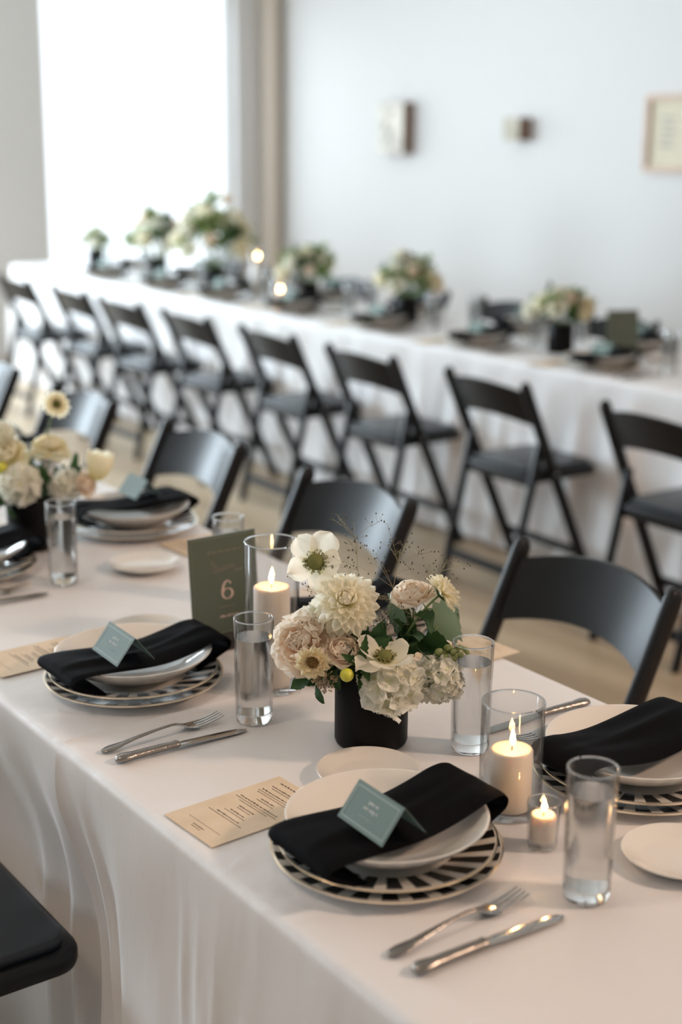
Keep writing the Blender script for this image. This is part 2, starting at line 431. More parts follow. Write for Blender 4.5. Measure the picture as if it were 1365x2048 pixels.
mk('print_paper', MB().box((0, -.014, 0), (fw_ - 2 * t, .008, fh_ - 2 * t)).mesh('print_paper', M_MATBOARD, False), a3)
mb = MB()
for k in range(5): mb.box((-.11 + rnd.uniform(-.012, .012), -.0188, .085 - k * .038), (.11 - (k % 2) * .03, .0015, .017))
mk('printed_marks', mb.mesh('printed_marks', M_ARTGREY, False), a3)

# ------------------------------------------------------------------ tables and cloths
def smooth(t): t = max(0., min(1., t)); return t * t * (3 - 2 * t)
def table(x0, x1, y0, y1, label):
    t = thing('banquet_table', label, 'table', ((x0 + x1) / 2, (y0 + y1) / 2, 0), 0, 'tables hidden under white cloths')
    L, D = x1 - x0 - .03, y1 - y0 - .03
    mk('tabletop', MB().rbox((0, 0, TZ - .022), (L, D, .034), .02).mesh('tabletop', M_WOOD, True, 40), t)
    for sx in (-1, 1):
        for sy in (-1, 1):
            mk('leg', MB().tube([(sx * (L / 2 - .15), sy * (D / 2 - .08), 0), (sx * (L / 2 - .15), sy * (D / 2 - .08), TZ - .037)], .015, 10).mesh('leg', M_BOLT, True, 40), t)
def cloth(x0, x1, y0, y1, lift, label, folds, ends=(False, False), seed=1, dx=.012, hemfold=None, group=None, dents=()):
    """linen draped over a table: rounded edges, sides falling to the floor in soft folds"""
    r_ = random.Random(seed)
    ph = [r_.uniform(0, 6.28) for _ in range(12)]
    zt = TZ + lift; er = .014; z0 = .008
    prof = []                                   # (side, arc) list from near hem to far hem
    nz = 46
    near = [(-1, z0 + (zt - er - z0) * i / nz) for i in range(nz + 1)]
    prof = [('n', z) for _, z in near]
    for k in range(1, 6): prof.append(('ne', k / 6))
    nt = 44
    for k in range(nt + 1): prof.append(('t', k / nt))
    for k in range(1, 6): prof.append(('fe', 1 - k / 6))
    prof += [('f', z) for _, z in reversed(near)]
    nx = int((x1 - x0) / dx)
    def out(x, d, side):
        """how far the side hangs out at drop d below the edge"""
        k = smooth(d / .55)
        o = .012 * k
        o += k * .010 * math.sin(x * 9 + ph[0] + side) + k * .007 * math.sin(x * 23 + ph[1] + 2 * side) + .003 * k * math.sin(x * 47 + ph[2])
        o += .0022 * smooth(d / .1) * math.sin(x * 31 + ph[3] + d * 4)
        for fx, w, amp, start, drift in folds:
            c = fx + drift * d
            g = math.exp(-((x - c) / w) ** 2)
            o += amp * g * smooth((d - start) / .35) * ((1 - .7 * smooth((d - .14) / .12)) if w < .0095 else 1)
        return o
    V = []; F = []
    for i in range(nx + 1):
        x = x0 + (x1 - x0) * i / nx
        for kind, p in prof:
            if kind in 'nf':
                d = zt - p; s_ = -1 if kind == 'n' else 1
                o = out(x, d, s_)
                y = (y0 - o) if kind == 'n' else (y1 + o); z = p
                xx = x
                if kind == 'n':
                    for c_, hw_, dp in dents: y += dp * smooth((d - .01) / .30) * smooth((hw_ - abs(x - c_)) / .16 + .75)
                if hemfold and kind == 'n':
                    y -= .011 * math.exp(-(x - x0) / .022) * smooth(d / .10) + .0025 * math.exp(-((x - x0) / .006) ** 2)
                if hemfold and kind == 'n':
                    e = math.exp(-max(0, (x - x0)) / .10)
                    y -= hemfold * e * smooth((d - .33) / .35); xx = x + e * .10 * smooth((d - .04) / .75)
            elif kind in ('ne', 'fe'):
                a = p * PI / 2
                y = (y0 + er - er * math.cos(a)) if kind == 'ne' else (y1 - er + er * math.cos(a)); z = zt - er + er * math.sin(a); xx = x
            else:
                y = y0 + er + (y1 - y0 - 2 * er) * p; z = zt; xx = x
                z += .0005 * math.sin(x * 21 + 3 * math.sin(y * 6 + ph[4]) + ph[5]) * math.sin(y * 17 + ph[6]) * math.sin(PI * p)
                if hemfold: z += .0022 * math.exp(-((x - x0) / .007) ** 2)
                z += .0006 * math.exp(-((x - (x0 + x1) / 2 - .02 * math.sin(y * 5)) / .006) ** 2)
            V.append((xx, y, z))
    n = len(prof)
    for i in range(nx):
        for j in range(n - 1):
            F.append((i * n + j, (i + 1) * n + j, (i + 1) * n + j + 1, i * n + j + 1))
    mb = MB(); mb.add(V, F)
    for side, on in ((0, ends[0]), (1, ends[1])):  # the ends of the table get a hanging flap too
        if not on: continue
        xe = x0 if side == 0 else x1; sg = -1 if side == 0 else 1
        vs = []; fs = []; ny = 40; nd = 24
        for a in range(ny + 1):
            y = y0 + (y1 - y0) * a / ny
            for b in range(nd + 1):
                d = (zt - z0) * b / nd
                o = .02 * smooth(d / .5) * (1 + .6 * math.sin(y * 19 + ph[7])) + .01 * smooth(d / .03)
                vs.append((xe + sg * o, y, zt - d))
        for a in range(ny):
            for b in range(nd):
                q = (a * (nd + 1) + b, (a + 1) * (nd + 1) + b, (a + 1) * (nd + 1) + b + 1, a * (nd + 1) + b + 1)
                fs.append(q)
        mb.add(vs, fs)
    o = mk('tablecloth', mb.mesh('tablecloth', M_CLOTH, True))
    tag(o, label, 'tablecloth', group)
    return o
NY0, NY1 = .765, 1.53
FY0, FY1 = 3.715, 4.47
for k, (a, b) in enumerate([(-5.42, -3.585), (-3.58, -1.745), (-1.74, .10)]):
    table(a, b, NY0 + .004, NY1 - .004, ['near row table under the white cloth by the leftmost flowers', 'near row table under the cloth with the number six sign', 'near row table under the cloth with the main bouquet'][k])
for k, (a, b) in enumerate([(-8.90, -7.075), (-7.07, -5.245), (-5.24, -3.415), (-3.41, -1.58)]):
    table(a, b, FY0 + .004, FY1 - .004, 'wall side table under white cloth, %s from the window' % ['first', 'second', 'third', 'fourth'][k])
cloth(-5.42, -3.58, NY0, NY1, 0, 'white cloth on the near table beyond the leftmost vase', [(-4.6, .03, .03, .1, 0), (-4.0, .03, .02, .1, 0)], (True, False), 3)
cloth(-3.60, -1.735, NY0, NY1, .0012, 'white cloth under the number six sign and the setting beside it',
      [(-1.93, .035, .035, .10, .06), (-1.83, .03, .03, .05, .05), (-2.1, .05, .03, .12, -.02), (-2.4, .04, .03, .1, 0), (-2.8, .04, .03, .1, 0)], (False, False), 5, dents=((-1.885, .21, .065), (-2.63, .21, .065)))
cloth(-1.752, .10, NY0, NY1, .0028, 'white cloth under the large bouquet with its hem falling beside a chair seat',
      [(-1.70, .020, .030, .02, .10), (-1.60, .018, .012, .25, .02), (-1.56, .014, .014, .30, .03), (-1.47, .02, .010, .30, .02), (-1.395, .009, .012, .035, .02), (-1.355, .008, .012, .04, .02),
       (-1.31, .010, .008, .04, .0), (-1.345, .012, .016, .10, .05), (-1.24, .02, .008, .05, 0), (-1.1, .03, .012, .05, 0), (-.9, .03, .012, .05, 0)], (False, True), 8, .006, hemfold=.05, dents=((-1.885, .205, .065),))
ft = [('white cloth of the wall side row, end nearest the window', -8.90, -7.06), ('white cloth of the wall side row under the tall green bouquet', -7.08, -5.235),
      ('white cloth of the wall side row below the pale tall panel', -5.255, -3.405), ('white cloth of the wall side row at the right frame edge', -3.425, -1.58)]
for k, (lb, a, b) in enumerate(ft):
    rf = random.Random(40 + k)
    cloth(a, b, FY0, FY1, .0012 * k, lb, [(a + (b - a) * (j + .5) / 9 + rf.uniform(-.06, .06), rf.uniform(.025, .05), rf.uniform(.012, .03), .03, rf.uniform(-.04, .04)) for j in range(9)] + [(a + .01, .02, .035, .02, .03)],
          (k == 0, k == 3), 20 + k, .02)

# ------------------------------------------------------------------ folding chairs
def chair_template():
    H, run, hw = .790, .375, .205
    py = lambda z: run * (1 - z / H)
    T = []
    def post(sx):
        mb = MB(); d = Vector((0, -run, H)).normalized(); nn = Vector((0, H, run)).normalized(); xx = Vector((1, 0, 0))
        rings = []
        for t, s_ in ((0, .9), (.01, 1), (.965, 1), (.985, .92), (.995, .7), (1.0, .35)):
            c = Vector((sx * hw, run, 0)) + Vector((0, -run, H)) * t
            ring = []
            for k in range(16):
                a = 2 * PI * (k + .5) / 16
                ca, sa = math.cos(a), math.sin(a)
                q = lambda v: math.copysign(abs(v) ** .55, v)
                p = c + xx * (.0125 * q(ca) * (s_ if t > .9 else 1)) + nn * (.020 * q(sa) * s_)
                ring.append((p.x, p.y, max(0.0, p.z)))
            rings.append(ring)
        return mb.loft(rings).mesh('back_post', M_BLACK, True, 50)
    for sx in (-1, 1): T.append(('back_post', post(sx)))
    mb = MB(); rows = []
    nx = 24
    for i in range(nx + 1):
        u = -1 + 2 * i / nx
        x = u * (hw - .006)
        arch = .030 * (1 - u * u)
        ring = []
        for (z, off) in ((.628, .006), (.628, -.006), (.690, -.007), (.752, -.006), (.752, .006), (.690, .007)):
            zz = z + arch
            ring.append((x, py(zz) - .040 * (1 - u * u) + off, zz))
        rows.append(ring)
    mb.loft(rows); T.append(('back_panel', mb.mesh('back_panel', M_BLACK, True, 40)))
    for sx in (-1, 1):
        mb = MB(); a = Vector((sx * .178, -.015, 0)); b = Vector((sx * .182, .112, .56)); rings = []
        for t in (0, .02, .98, 1):
            c = a.lerp(b, t); s_ = .85 if t in (0, 1) else 1
            ring = []
            for k in range(12):
                g = 2 * PI * (k + .5) / 12; q = lambda v: math.copysign(abs(v) ** .55, v)
                ring.append((c.x + .0105 * q(math.cos(g)) * s_, c.y + .017 * q(math.sin(g)) * s_, max(0, c.z)))
            rings.append(ring)
        mb.loft(rings); T.append(('rear_leg', mb.mesh('rear_leg', M_BLACK, True, 50)))
    T.append(('seat', MB().rbox((0, .240, .437), (.372, .335, .034), .045, n=6).mesh('seat', M_BLACK, True, 50)))
    T.append(('seat_pad', MB().rbox((0, .240, .461), (.335, .300, .020), .035, n=6).mesh('seat_pad', M_VINYL, True, 60)))
    yy = py(.12)
    T.append(('front_stretcher', MB().box((0, yy, .14), (2 * hw - .02, .018, .028)).mesh('front_stretcher', M_BLACK, False)))
    T.append(('rear_stretcher', MB().box((0, .008, .105), (.352, .016, .034)).mesh('rear_stretcher', M_BLACK, False)))
    T.append(('seat_rail', MB().box((0, .094, .43), (.352, .018, .05)).mesh('seat_rail', M_BLACK, False)))
    for sx in (-1, 1):
        z = .455
        T.append(('bolt', MB().tube([(sx * (hw - .018), py(z) + .0, z), (sx * (hw + .017), py(z), z)], .007, 10).mesh('bolt', M_BOLT, True, 40)))
    return T
CHAIR = chair_template()
def chair(x, y, rz, label, group):
    t = thing('folding_chair', label, 'chair', (x, y, 0), rz, group)
    for n_, me in CHAIR: mk(n_, me, t)
    return t
ORD = ['first', 'second', 'third', 'fourth', 'fifth', 'sixth', 'seventh', 'eighth', 'ninth']
FAR_X = [-7.82, -7.10, -6.47, -5.83, -5.12, -4.43, -3.71, -2.92]
for k, x in enumerate(FAR_X):
    chair(x, 3.268 + .01 * math.sin(k * 2.3), R(1.2 * math.sin(k * 4.1)), 'black folding chair on the aisle side of the wall table, %s from the window' % ORD[k], 'chairs along the wall side table')
for k, x in enumerate([-8.2, -7.5, -6.8, -6.1, -5.39, -4.62, -3.95, -3.2]):
    chair(x, 4.935, PI + R(1.0 * math.sin(k * 3)), 'black folding chair between wall table and white wall, %s from the window' % ORD[k], 'chairs behind the wall side table')
for k, (x, lb) in enumerate([(-4.92, 'black folding chair at far left edge beyond the near table'), (-4.16, 'black folding chair behind the tall bloom of the leftmost bouquet'),
                             (-3.40, 'black folding chair behind the place setting with blurred card'), (-2.67, 'black folding chair directly behind the large bouquet'),
                             (-1.88, 'nearest black folding chair, right of the large bouquet')]):
    chair(x, 1.972, PI + R(1.0 * math.sin(k * 2 + 1)), lb, 'chairs behind the near table')
chair(-1.885, .3675, 0, 'black folding chair with padded seat tucked against the near cloth', 'chairs in front of the near table')
chair(-2.63, .3675, 0, 'black folding chair in front of the near table, out by the left edge', 'chairs in front of the near table')

# ------------------------------------------------------------------ tableware templates
def plate_mesh(name, rad, h, center_r):
    prof = [(0, .0025), (center_r, .003), (center_r + .004, .004), (rad * .80, h * .62), (rad * .972, h - .0005), (rad * .984, h), (rad, h), (rad - .0005, h - .003), (rad * .78, h * .45), (center_r + .004, 0), (center_r - .01, 0), (0, .0006)]
    mats = [0, 0, 1, 1, 0, 2, 2, 0, 0, 0, 0]
    return MB().lathe(prof, 96, mats).mesh(name, [M_CHINA, M_STRIPE, M_GOLD], True, 40)
ME_CHARGER = plate_mesh('striped_charger', .141, .017, .083)
ME_DINNER = plate_mesh('striped_dinner_plate', .1335, .017, .078)
ME_BOWL = MB().lathe([(0, .006), (.045, .0065), (.075, .013), (.100, .027), (.1185, .0400), (.1215, .0415), (.123, .041), (.122, .039), (.104, .023), (.076, .008), (.050, .0015), (.048, 0), (.043, 0), (.042, .002), (0, .002)], 80).mesh('pasta_bowl', M_CHINA, True, 50)
ME_BREAD = MB().lathe([(0, .0035), (.043, .004), (.050, .0055), (.0645, .013), (.0695, .0145), (.0705, .0135), (.0645, .0105), (.049, .001), (.045, 0), (.04, 0), (0, .001)], 72).mesh('bread_plate', M_CHINA, True, 50)

def napkin_mesh(seed, loose=0.):
    r_ = random.Random(seed)
    ctrl = [(-.084, .0215), (-.098, .0258), (-.119, .0335), (-.137, .043), (-.143, .050), (-.136, .060), (-.112, .0625), (-.075, .0605), (-.03, .0570), (.01, .0560), (.045, .0585), (.08, .0635), (.108, .068), (.131, .0665), (.142, .057), (.139, .045), (.122, .0365), (.098, .0260), (.084, .0215)]
    P = []
    n = len(ctrl)
    for i in range(n - 1):
        p0, p1, p2, p3 = (ctrl[max(i - 1, 0)], ctrl[i], ctrl[i + 1], ctrl[min(i + 2, n - 1)])
        for k in range(5):
            t = k / 5
            P.append(tuple(.5 * ((2 * p1[j]) + (-p0[j] + p2[j]) * t + (2 * p0[j] - 5 * p1[j] + 4 * p2[j] - p3[j]) * t * t + (-p0[j] + 3 * p1[j] - 3 * p2[j] + p3[j]) * t ** 3) for j in (0, 1)))
    P.append(ctrl[-1])
    m = len(P); nw = 20; th = .0032
    ph = [r_.uniform(0, 6.28) for _ in range(6)]
    top = []; bot = []
    for i, (y, z) in enumerate(P):
        a = P[max(i - 1, 0)]; b = P[min(i + 1, m - 1)]
        ty, tz = b[0] - a[0], b[1] - a[1]; l_ = math.hypot(ty, tz) or 1
        ny, nz_ = -tz / l_, ty / l_
        s_ = i / (m - 1)
        upper = math.sin(PI * max(0, min(1, (s_ - .22) / .56)))
        cx = .012 + .006 * math.sin(s_ * 5 + ph[0]) - .012 * (s_ - .5)
        hw = .060 + .004 * math.sin(s_ * 7 + ph[1])
        rt, rb = [], []
        for j in range(nw + 1):
            u = -1 + 2 * j / nw
            x = cx + hw * u
            w = .0022 * math.sin(u * 4 + s_ * 9 + ph[2]) + .0016 * math.sin(u * 7 - s_ * 16 + ph[3])
            dz = upper * (-.006 * abs(u) ** 3 + .6 * w + .0035 * math.exp(-((u - .35 + .5 * s_) / .16) ** 2))
            e = min(1, (1 - abs(u)) / .08) ** .5 if abs(u) > .92 else 1
            t_ = th * e
            rt.append((x, y + ny * t_ * .5, z + nz_ * t_ * .5 + dz)); rb.append((x, y - ny * t_ * .5, z - nz_ * t_ * .5 + dz))
        top.append(rt); bot.append(rb)
    rings = [rt + rb[::-1] for rt, rb in zip(top, bot)]
    return MB().loft(rings).mesh('napkin', M_NAPKIN, True, 60)
ME_NAPKINS = [napkin_mesh(s_) for s_ in (1, 2, 3)]

def scribble(mb, x0, x1, y, h, r_, put, gap=.25):
    """a line of small word-like ink marks from x0 to x1"""
    x = x0
    while x < x1:
        w = r_.uniform(1.2, 3.4) * h
        if x + w > x1: w = x1 - x
        k = max(1, int(w / (h * .55)))
        for i in range(k):
            xa = x + w * i / k; hh = h * r_.choice((.62, .7, 1.0, .66))
            put(mb, xa, xa + w / k * .72, y, y + hh)
        x += w + h * .6
def card_template():
    w, s_, dy, dz = .091, .050, .031, .0392       # ridge length, slant
    mb = MB(); th = .0006
    for sg in (-1, 1):
        n_ = Vector((0, sg * dz, dy)).normalized() * th
        a, b, c, d = Vector((-w / 2, 0, dz)), Vector((w / 2, 0, dz)), Vector((w / 2, sg * dy, 0)), Vector((-w / 2, sg * dy, 0))
        v = [a, b, c, d] + [q + n_ for q in (a, b, c, d)]
        mb.add(v, [(0, 1, 2, 3), (7, 6, 5, 4), (0, 4, 5, 1), (1, 5, 6, 2), (2, 6, 7, 3), (3, 7, 4, 0)])
    body = mb.mesh('place_card', M_CARD, False)
    # a frame on the front panel: (u along the ridge, v down the slant), raised a hair
    nrm = Vector((0, -dz, dy)).normalized()
    def P(u, v, o=.0009): return Vector((u, -dy * v / s_, dz * (1 - v / s_))) + nrm * o
    def put(mb_, u0, u1, v0, v1):
        vs = [P(u0, v0), P(u1, v0), P(u1, v1), P(u0, v1), P(u0, v0, .0005), P(u1, v0, .0005), P(u1, v1, .0005), P(u0, v1, .0005)]
        mb_.add(vs, [(3, 2, 1, 0), (4, 5, 6, 7), (0, 1, 5, 4), (1, 2, 6, 5), (2, 3, 7, 6), (3, 0, 4, 7)])
    fr = MB(); e = .0042; t = .0016
    put(fr, -w / 2 + e, w / 2 - e, e, e + t); put(fr, -w / 2 + e, w / 2 - e, s_ - e - t, s_ - e)
    put(fr, -w / 2 + e, -w / 2 + e + t, e + t, s_ - e - t); put(fr, w / 2 - e - t, w / 2 - e, e + t, s_ - e - t)
    frame = fr.mesh('card_border', M_CARDLINE, False)
    r_ = random.Random(5)
    ink = MB()
    putv = lambda m_, x0, x1, y0, y1: put(m_, x0, x1, y0, y1)
    scribble(ink, -.0095, .0095, .0150, .0042, r_, putv); scribble(ink, -.0135, .0135, .0228, .0042, r_, putv)
    ink2 = MB(); scribble(ink2, -.014, .014, .0335, .0022, r_, putv)
    return body, frame, ink.mesh('lettering', M_INK, False), ink2.mesh('small_lettering', M_CARDLINE, False)
CARD = card_template()

def menu_template():
    w, h = .110, .182
    paper = MB().box((0, 0, .0006), (w, h, .0008)).mesh('menu_card', M_KRAFT, False)
    r_ = random.Random(11); ink = MB()
    put = lambda m_, x0, x1, y0, y1: m_.box(((x0 + x1) / 2, (y0 + y1) / 2, .00115), (x1 - x0, y1 - y0, .0003))
    y = .078
    scribble(ink, -.035, .035, y, .0030, r_, put); y -= .013
    for lines in ((.036, .030), (.038, .040, .036), (.014, .018), (.040, .044, .030), (.016, .014), (.015, .022), (.024, .036)):
        for i, l_ in enumerate(lines):
            scribble(ink, -l_, l_, y, .0022 if i == 0 else .0011, r_, put); y -= .0045
        y -= .0055
    put(ink, -.035, .035, -.066, -.0657)
    scribble(ink, -.012, .012, -.075, .0018, r_, put); scribble(ink, -.010, .010, -.079, .0010, r_, put)
    return paper, ink.mesh('printed_text', M_MENUINK, False)
MENU = menu_template()

def cutlery_template():
    def ribbon(sec, n=10):
        rings = []
        for y, w, z, t in sec:
            rings.append([(w * math.cos(2 * PI * k / n), y, z + t * math.sin(2 * PI * k / n)) for k in range(n)])
        return rings
    fh = MB().loft(ribbon([(0, .002, .003, .0012), (.003, .0065, .0032, .0018), (.010, .0090, .0036, .0022), (.018, .0095, .0042, .0022), (.026, .0080, .005, .0020), (.034, .0058, .0062, .0020), (.06, .0042, .0095, .0018), (.09, .0030, .0125, .0017), (.115, .0028, .0135, .0017), (.124, .0034, .0122, .0015)])).mesh('handle', M_ORN, True, 60)
    hd = MB().loft(ribbon([(.122, .0032, .0125, .0015), (.130, .0065, .0098, .0012), (.138, .0105, .0066, .0010), (.146, .0122, .0045, .0010), (.156, .0124, .0038, .0009)]))
    for k in range(4):
        x = -.0096 + .0064 * k
        hd.loft([[(x + dx_ * .0016 * s_, y, z + dz_ * .0009) for dx_, dz_ in ((-1, -1), (1, -1), (1, 1), (-1, 1))] for y, z, s_ in ((.154, .0039, 1.0), (.165, .0045, .95), (.178, .0062, .85), (.190, .0085, .7), (.199, .0108, .35))])
    fk = hd.mesh('tines', M_STEEL, True, 50)
    kh = MB().loft(ribbon([(0, .004, .0055, .003), (.003, .0085, .0058, .0046), (.010, .0105, .006, .0056), (.018, .0098, .006, .0056), (.027, .0078, .006, .0050), (.04, .0078, .0062, .0052), (.07, .0072, .0064, .0052), (.088, .0070, .0064, .0050), (.093, .0080, .0064, .0055), (.097, .0066, .0062, .0045)], 14)).mesh('handle', M_ORN, True, 60)
    bl_ = []
    for y, xl, xr, z in ((.096, -.0062, .0062, .0058), (.110, -.0082, .0072, .005), (.14, -.0090, .0076, .004), (.175, -.0092, .0076, .003), (.192, -.0088, .0068, .0024), (.202, -.0060, .0048, .002), (.207, -.0015, .0010, .002)):
        bl_.append([(xl, y, z), (xl * .3, y, z - .0009), (xr, y, z - .0006), (xr, y, z + .0010), (xl * .3, y, z + .0010)])
    kb = MB().loft(bl_).mesh('blade', M_STEEL, True, 40)
    return (fh, fk), (kh, kb)
FORK, KNIFE = cutlery_template()

def tumbler_template():
    H, r0, r1 = .160, .0272, .0295
    rr = lambda z: r0 + (r1 - r0) * z / H
    base = MB().lathe([(0, .0005), (r0 - .003, .0002), (r0 - .0005, .003), (rr(.012), .012), (rr(.014) - .0024, .0148), (0, .0142)], 48).mesh('glass_base', M_GLASS, True, 50)
    wall = MB().lathe([(rr(.012), .0122), (rr(.06), .06), (rr(.11), .11), (r1, H - .001), (r1 - .0006, H), (r1 - .0014, H), (r1 - .0020, H - .001), (rr(.11) - .0021, .11), (rr(.06) - .0022, .06), (rr(.0155) - .0023, .0155)], 48).mesh('glass_wall', M_THIN, True, 60)
    zw = .131
    water = MB().lathe([(0, .0152), (rr(.016) - .0030, .0158), (rr(.026) - .0027, .026), (rr(.10) - .0026, .10), (rr(.122) - .0025, .122), (rr(zw) - .0025, zw), (0, zw - .0004)], 48, [1, 1, 2, 2, 1, 1]).mesh('water', [M_WATER, M_WATER, M_FROST], True, 40)
    rim = MB(); rim.tube([((r1 - .0010) * math.cos(2 * PI * k / 48), (r1 - .0010) * math.sin(2 * PI * k / 48), H) for k in range(49)], .0011, 8)
    return wall, base, water, rim.mesh('glass_rim', M_GLASS, True)
TUMBLER = tumbler_template()
def tumbler(x, y, label, group='water tumblers'):
    t = thing('water_tumbler', label, 'water glass', (x, y, TZ + .004), rnd.uniform(0, 6), group)
    for n_, me in zip(('glass_wall', 'glass_base', 'water', 'glass_rim'), TUMBLER): mk(n_, me, t)
    return t

def flame_mesh(h):
    prof = [(0, 0), (.0016, h * .06), (.0030, h * .2), (.0037, h * .34), (.0032, h * .52), (.0020, h * .72), (.0008, h * .89), (0, h)]
    return MB().lathe(prof, 14).mesh('flame', M_FLAME, True)
ME_FLAME = flame_mesh(.024); ME_FLAME_S = flame_mesh(.015)
def candle(x, y, z, rad, h, label, flame, cat='candle', name='pillar_candle', group=None):
    t = thing(name, label, cat, (x, y, z), rnd.uniform(0, 6), group)
    mk('wax_body', MB().lathe([(0, 0), (rad - .001, 0), (rad, .001), (rad, h - .003), (rad - .001, h - .0008), (rad - .003, h), (rad * .75, h - .001), (rad * .4, h - .0025), (0, h - .003)], 48).mesh('wax_body', M_WAX, True, 60), t)
    mk('wick', MB().tube([(0, 0, h - .003), (.0004, 0, h + .003), (.0012, 0, h + .008)], .0009, 6).mesh('wick', M_WICK), t)
    mk('flame', flame, t, (.0008, 0, h + .0035))
    return t
def cylinder_glass(name, x, y, z, rad, h, label, cat, taper=1.0, wall=.0022, foot=.006, group=None):
    t = thing(name, label, cat, (x, y, z), 0, group)
    rb = rad * taper
    mk('glass_wall', MB().lathe([(rb - wall, foot), (rad - wall, h - .001), (rad - wall * .7, h), (rad - wall * .3, h), (rad, h - .001), (rb, foot * .6)], 64).mesh('glass_wall', M_THIN, True, 60), t)
    mk('glass_foot', MB().lathe([(0, foot), (rb - wall, foot), (rb - .0002, foot * .58), (rb - .001, .001), (rb - .002, .0002), (0, .001)], 64).mesh('glass_foot', M_THIN if foot < .01 else M_GLASS, True, 50), t)
    rim = MB()
    rim.tube([((rad - wall / 2) * math.cos(2 * PI * k / 64), (rad - wall / 2) * math.sin(2 * PI * k / 64), h) for k in range(65)], wall * .55, 8)
    mk('glass_rim', rim.mesh('glass_rim', M_GLASS, True), t)
    return t
TOPZ = TZ + .004

# ------------------------------------------------------------------ place settings
def setting(x, y, far, seat, full=True, card=True, nap=0, glass_at=None, bread_at=None, cut=True, menu=True, cut_off=(0, 0)):
    """one cover: seat says which one for the labels; far turns it round for the diner across the table"""
    rz = PI if far else 0.0
    c, s_ = math.cos(rz), math.sin(rz)
    def W(dx, dy): return (x + c * dx - s_ * dy, y + s_ * dx + c * dy)
    z = TOPZ
    tag(mk('striped_charger', ME_CHARGER, None, mtx=Matrix.Translation((x, y, z)) @ Matrix.Rotation(rnd.uniform(0, 6), 4, 'Z')), 'black and white striped charger ' + seat, 'plate', 'striped chargers')
    tag(mk('dinner_plate', ME_DINNER, None, mtx=Matrix.Translation((x + .001, y, z + .0105)) @ Matrix.Rotation(rnd.uniform(0, 6), 4, 'Z')), 'striped dinner plate stacked on the charger ' + seat, 'plate', 'striped dinner plates')
    tag(mk('pasta_bowl', ME_BOWL, None, mtx=Matrix.Translation((x, y, z + .0142))), 'white wide bowl under the napkin ' + seat, 'bowl', 'white bowls')
    tag(mk('napkin', ME_NAPKINS[nap % 3], None, mtx=Matrix.Translation((x, y, z)) @ Matrix.Rotation(rz, 4, 'Z')), 'folded black napkin wrapped over the bowl ' + seat, 'napkin', 'black napkins')
    if card:
        p = W(.036, -.036)
        t = thing('place_card', 'sage green tent card on napkin ' + seat, 'place card', (*p, z + .0650), rz + R(-2), 'sage place cards')
        for n_, me in zip(('card_body', 'card_border', 'lettering', 'small_lettering'), CARD): mk(n_, me, t)
    if cut:
        for n_, dx, parts, pn, lb in (('fork', .180, FORK, ('handle', 'tines'), 'silver dinner fork lying '), ('knife', .220, KNIFE, ('handle', 'blade'), 'silver table knife lying ')):
            p = W(dx + cut_off[0], -(.134 if n_ == 'fork' else .132) + cut_off[1])
            t = thing(n_, lb + 'beside the plates ' + seat, n_, (*p, z), rz + R(2.5 if n_ == 'fork' else -2), n_ + 's')
            for q, me in zip(pn, parts): mk(q, me, t)
    if menu:
        p = W(-.192, -.078)
        t = thing('menu_card', 'kraft paper menu card lying flat ' + seat, 'menu', (*p, z), rz + R(3), 'kraft menus')
        mk('paper', MENU[0], t); mk('printed_text', MENU[1], t)
    b = bread_at or W(-.187, .120)
    tag(mk('bread_plate', ME_BREAD, None, mtx=Matrix.Translation((*b, z))), 'small white bread plate ' + seat, 'plate', 'white bread plates')
    g = glass_at or W(.209, .127)
    tumbler(*g, 'clear tumbler of water ' + seat)

SET_A = (-1.229, .955); SET_B = (-1.900, .965)
setting(*SET_A, False, 'at the nearest setting below the bouquet', nap=0, glass_at=(-1.020, 1.083), bread_at=(-1.411, 1.063))
setting(*SET_B, False, 'at the setting before the number six sign', nap=1, cut_off=(.036, -.030), glass_at=(-1.663, 1.040), bread_at=(-2.080, 1.085))
setting(-2.612, .962, False, 'cut by the left edge', nap=2, bread_at=(-2.835, 1.085), glass_at=(-2.434, 1.092))
setting(-2.709, 1.385, True, 'behind the number six sign', nap=1, bread_at=(-2.431, 1.266), glass_at=(-2.93, 1.24))
setting(-1.895, 1.390, True, 'across the table behind the large bouquet', nap=2, card=False, bread_at=(-1.75, 1.255), glass_at=(-2.165, 1.300))
setting(-1.206, 1.362, True, 'across the table at the right edge', nap=0, card=False, bread_at=(-1.015, 1.235), glass_at=(-1.405, 1.238))
setting(-3.42, 1.385, True, 'behind the leftmost vase', nap=0)
OBST = [(-8.40, 4.09, .054), (-7.58, 4.09, .054), (-6.92, 4.09, .054), (-5.995, 4.09, .054), (-5.185, 4.09, .054), (-4.11, 4.03, .054), (-3.83, 4.09, .082), (-6.473, 4.09, .044), (-6.10, 3.99, .044)]
def clear(x, y, r_, sgn):
    """nearest free spot for a small thing at about x, y on the far table"""
    for st in range(40):
        for xx, yy in ((x, y), (x - .012 * st, y), (x + .012 * st, y), (x - .012 * st, y - .02 * sgn), (x + .012 * st, y - .02 * sgn)):
            if all(math.hypot(xx - a, yy - b) > r_ + c + .003 for a, b, c in OBST):
                OBST.append((xx, yy, r_)); return (xx, yy)
    return (x, y)
FARW_X = [-8.2, -7.5, -6.8, -6.1, -5.39, -4.62, -3.95, -3.2]
AISLE = [(x + .015 * math.sin(k * 5), 3.880) for k, x in enumerate(FAR_X)]
WALLS = [(x, 4.312) for x in FARW_X]
OBST += [(x, y, .142) for x, y in AISLE + WALLS]
for k, (x, y) in enumerate(AISLE):
    setting(x, y, False, 'at %s aisle seat of far table from window' % ORD[k], nap=k, bread_at=clear(x - .195, y + .120, .0705, 1), glass_at=clear(x + .209, y + .127, .030, 1))
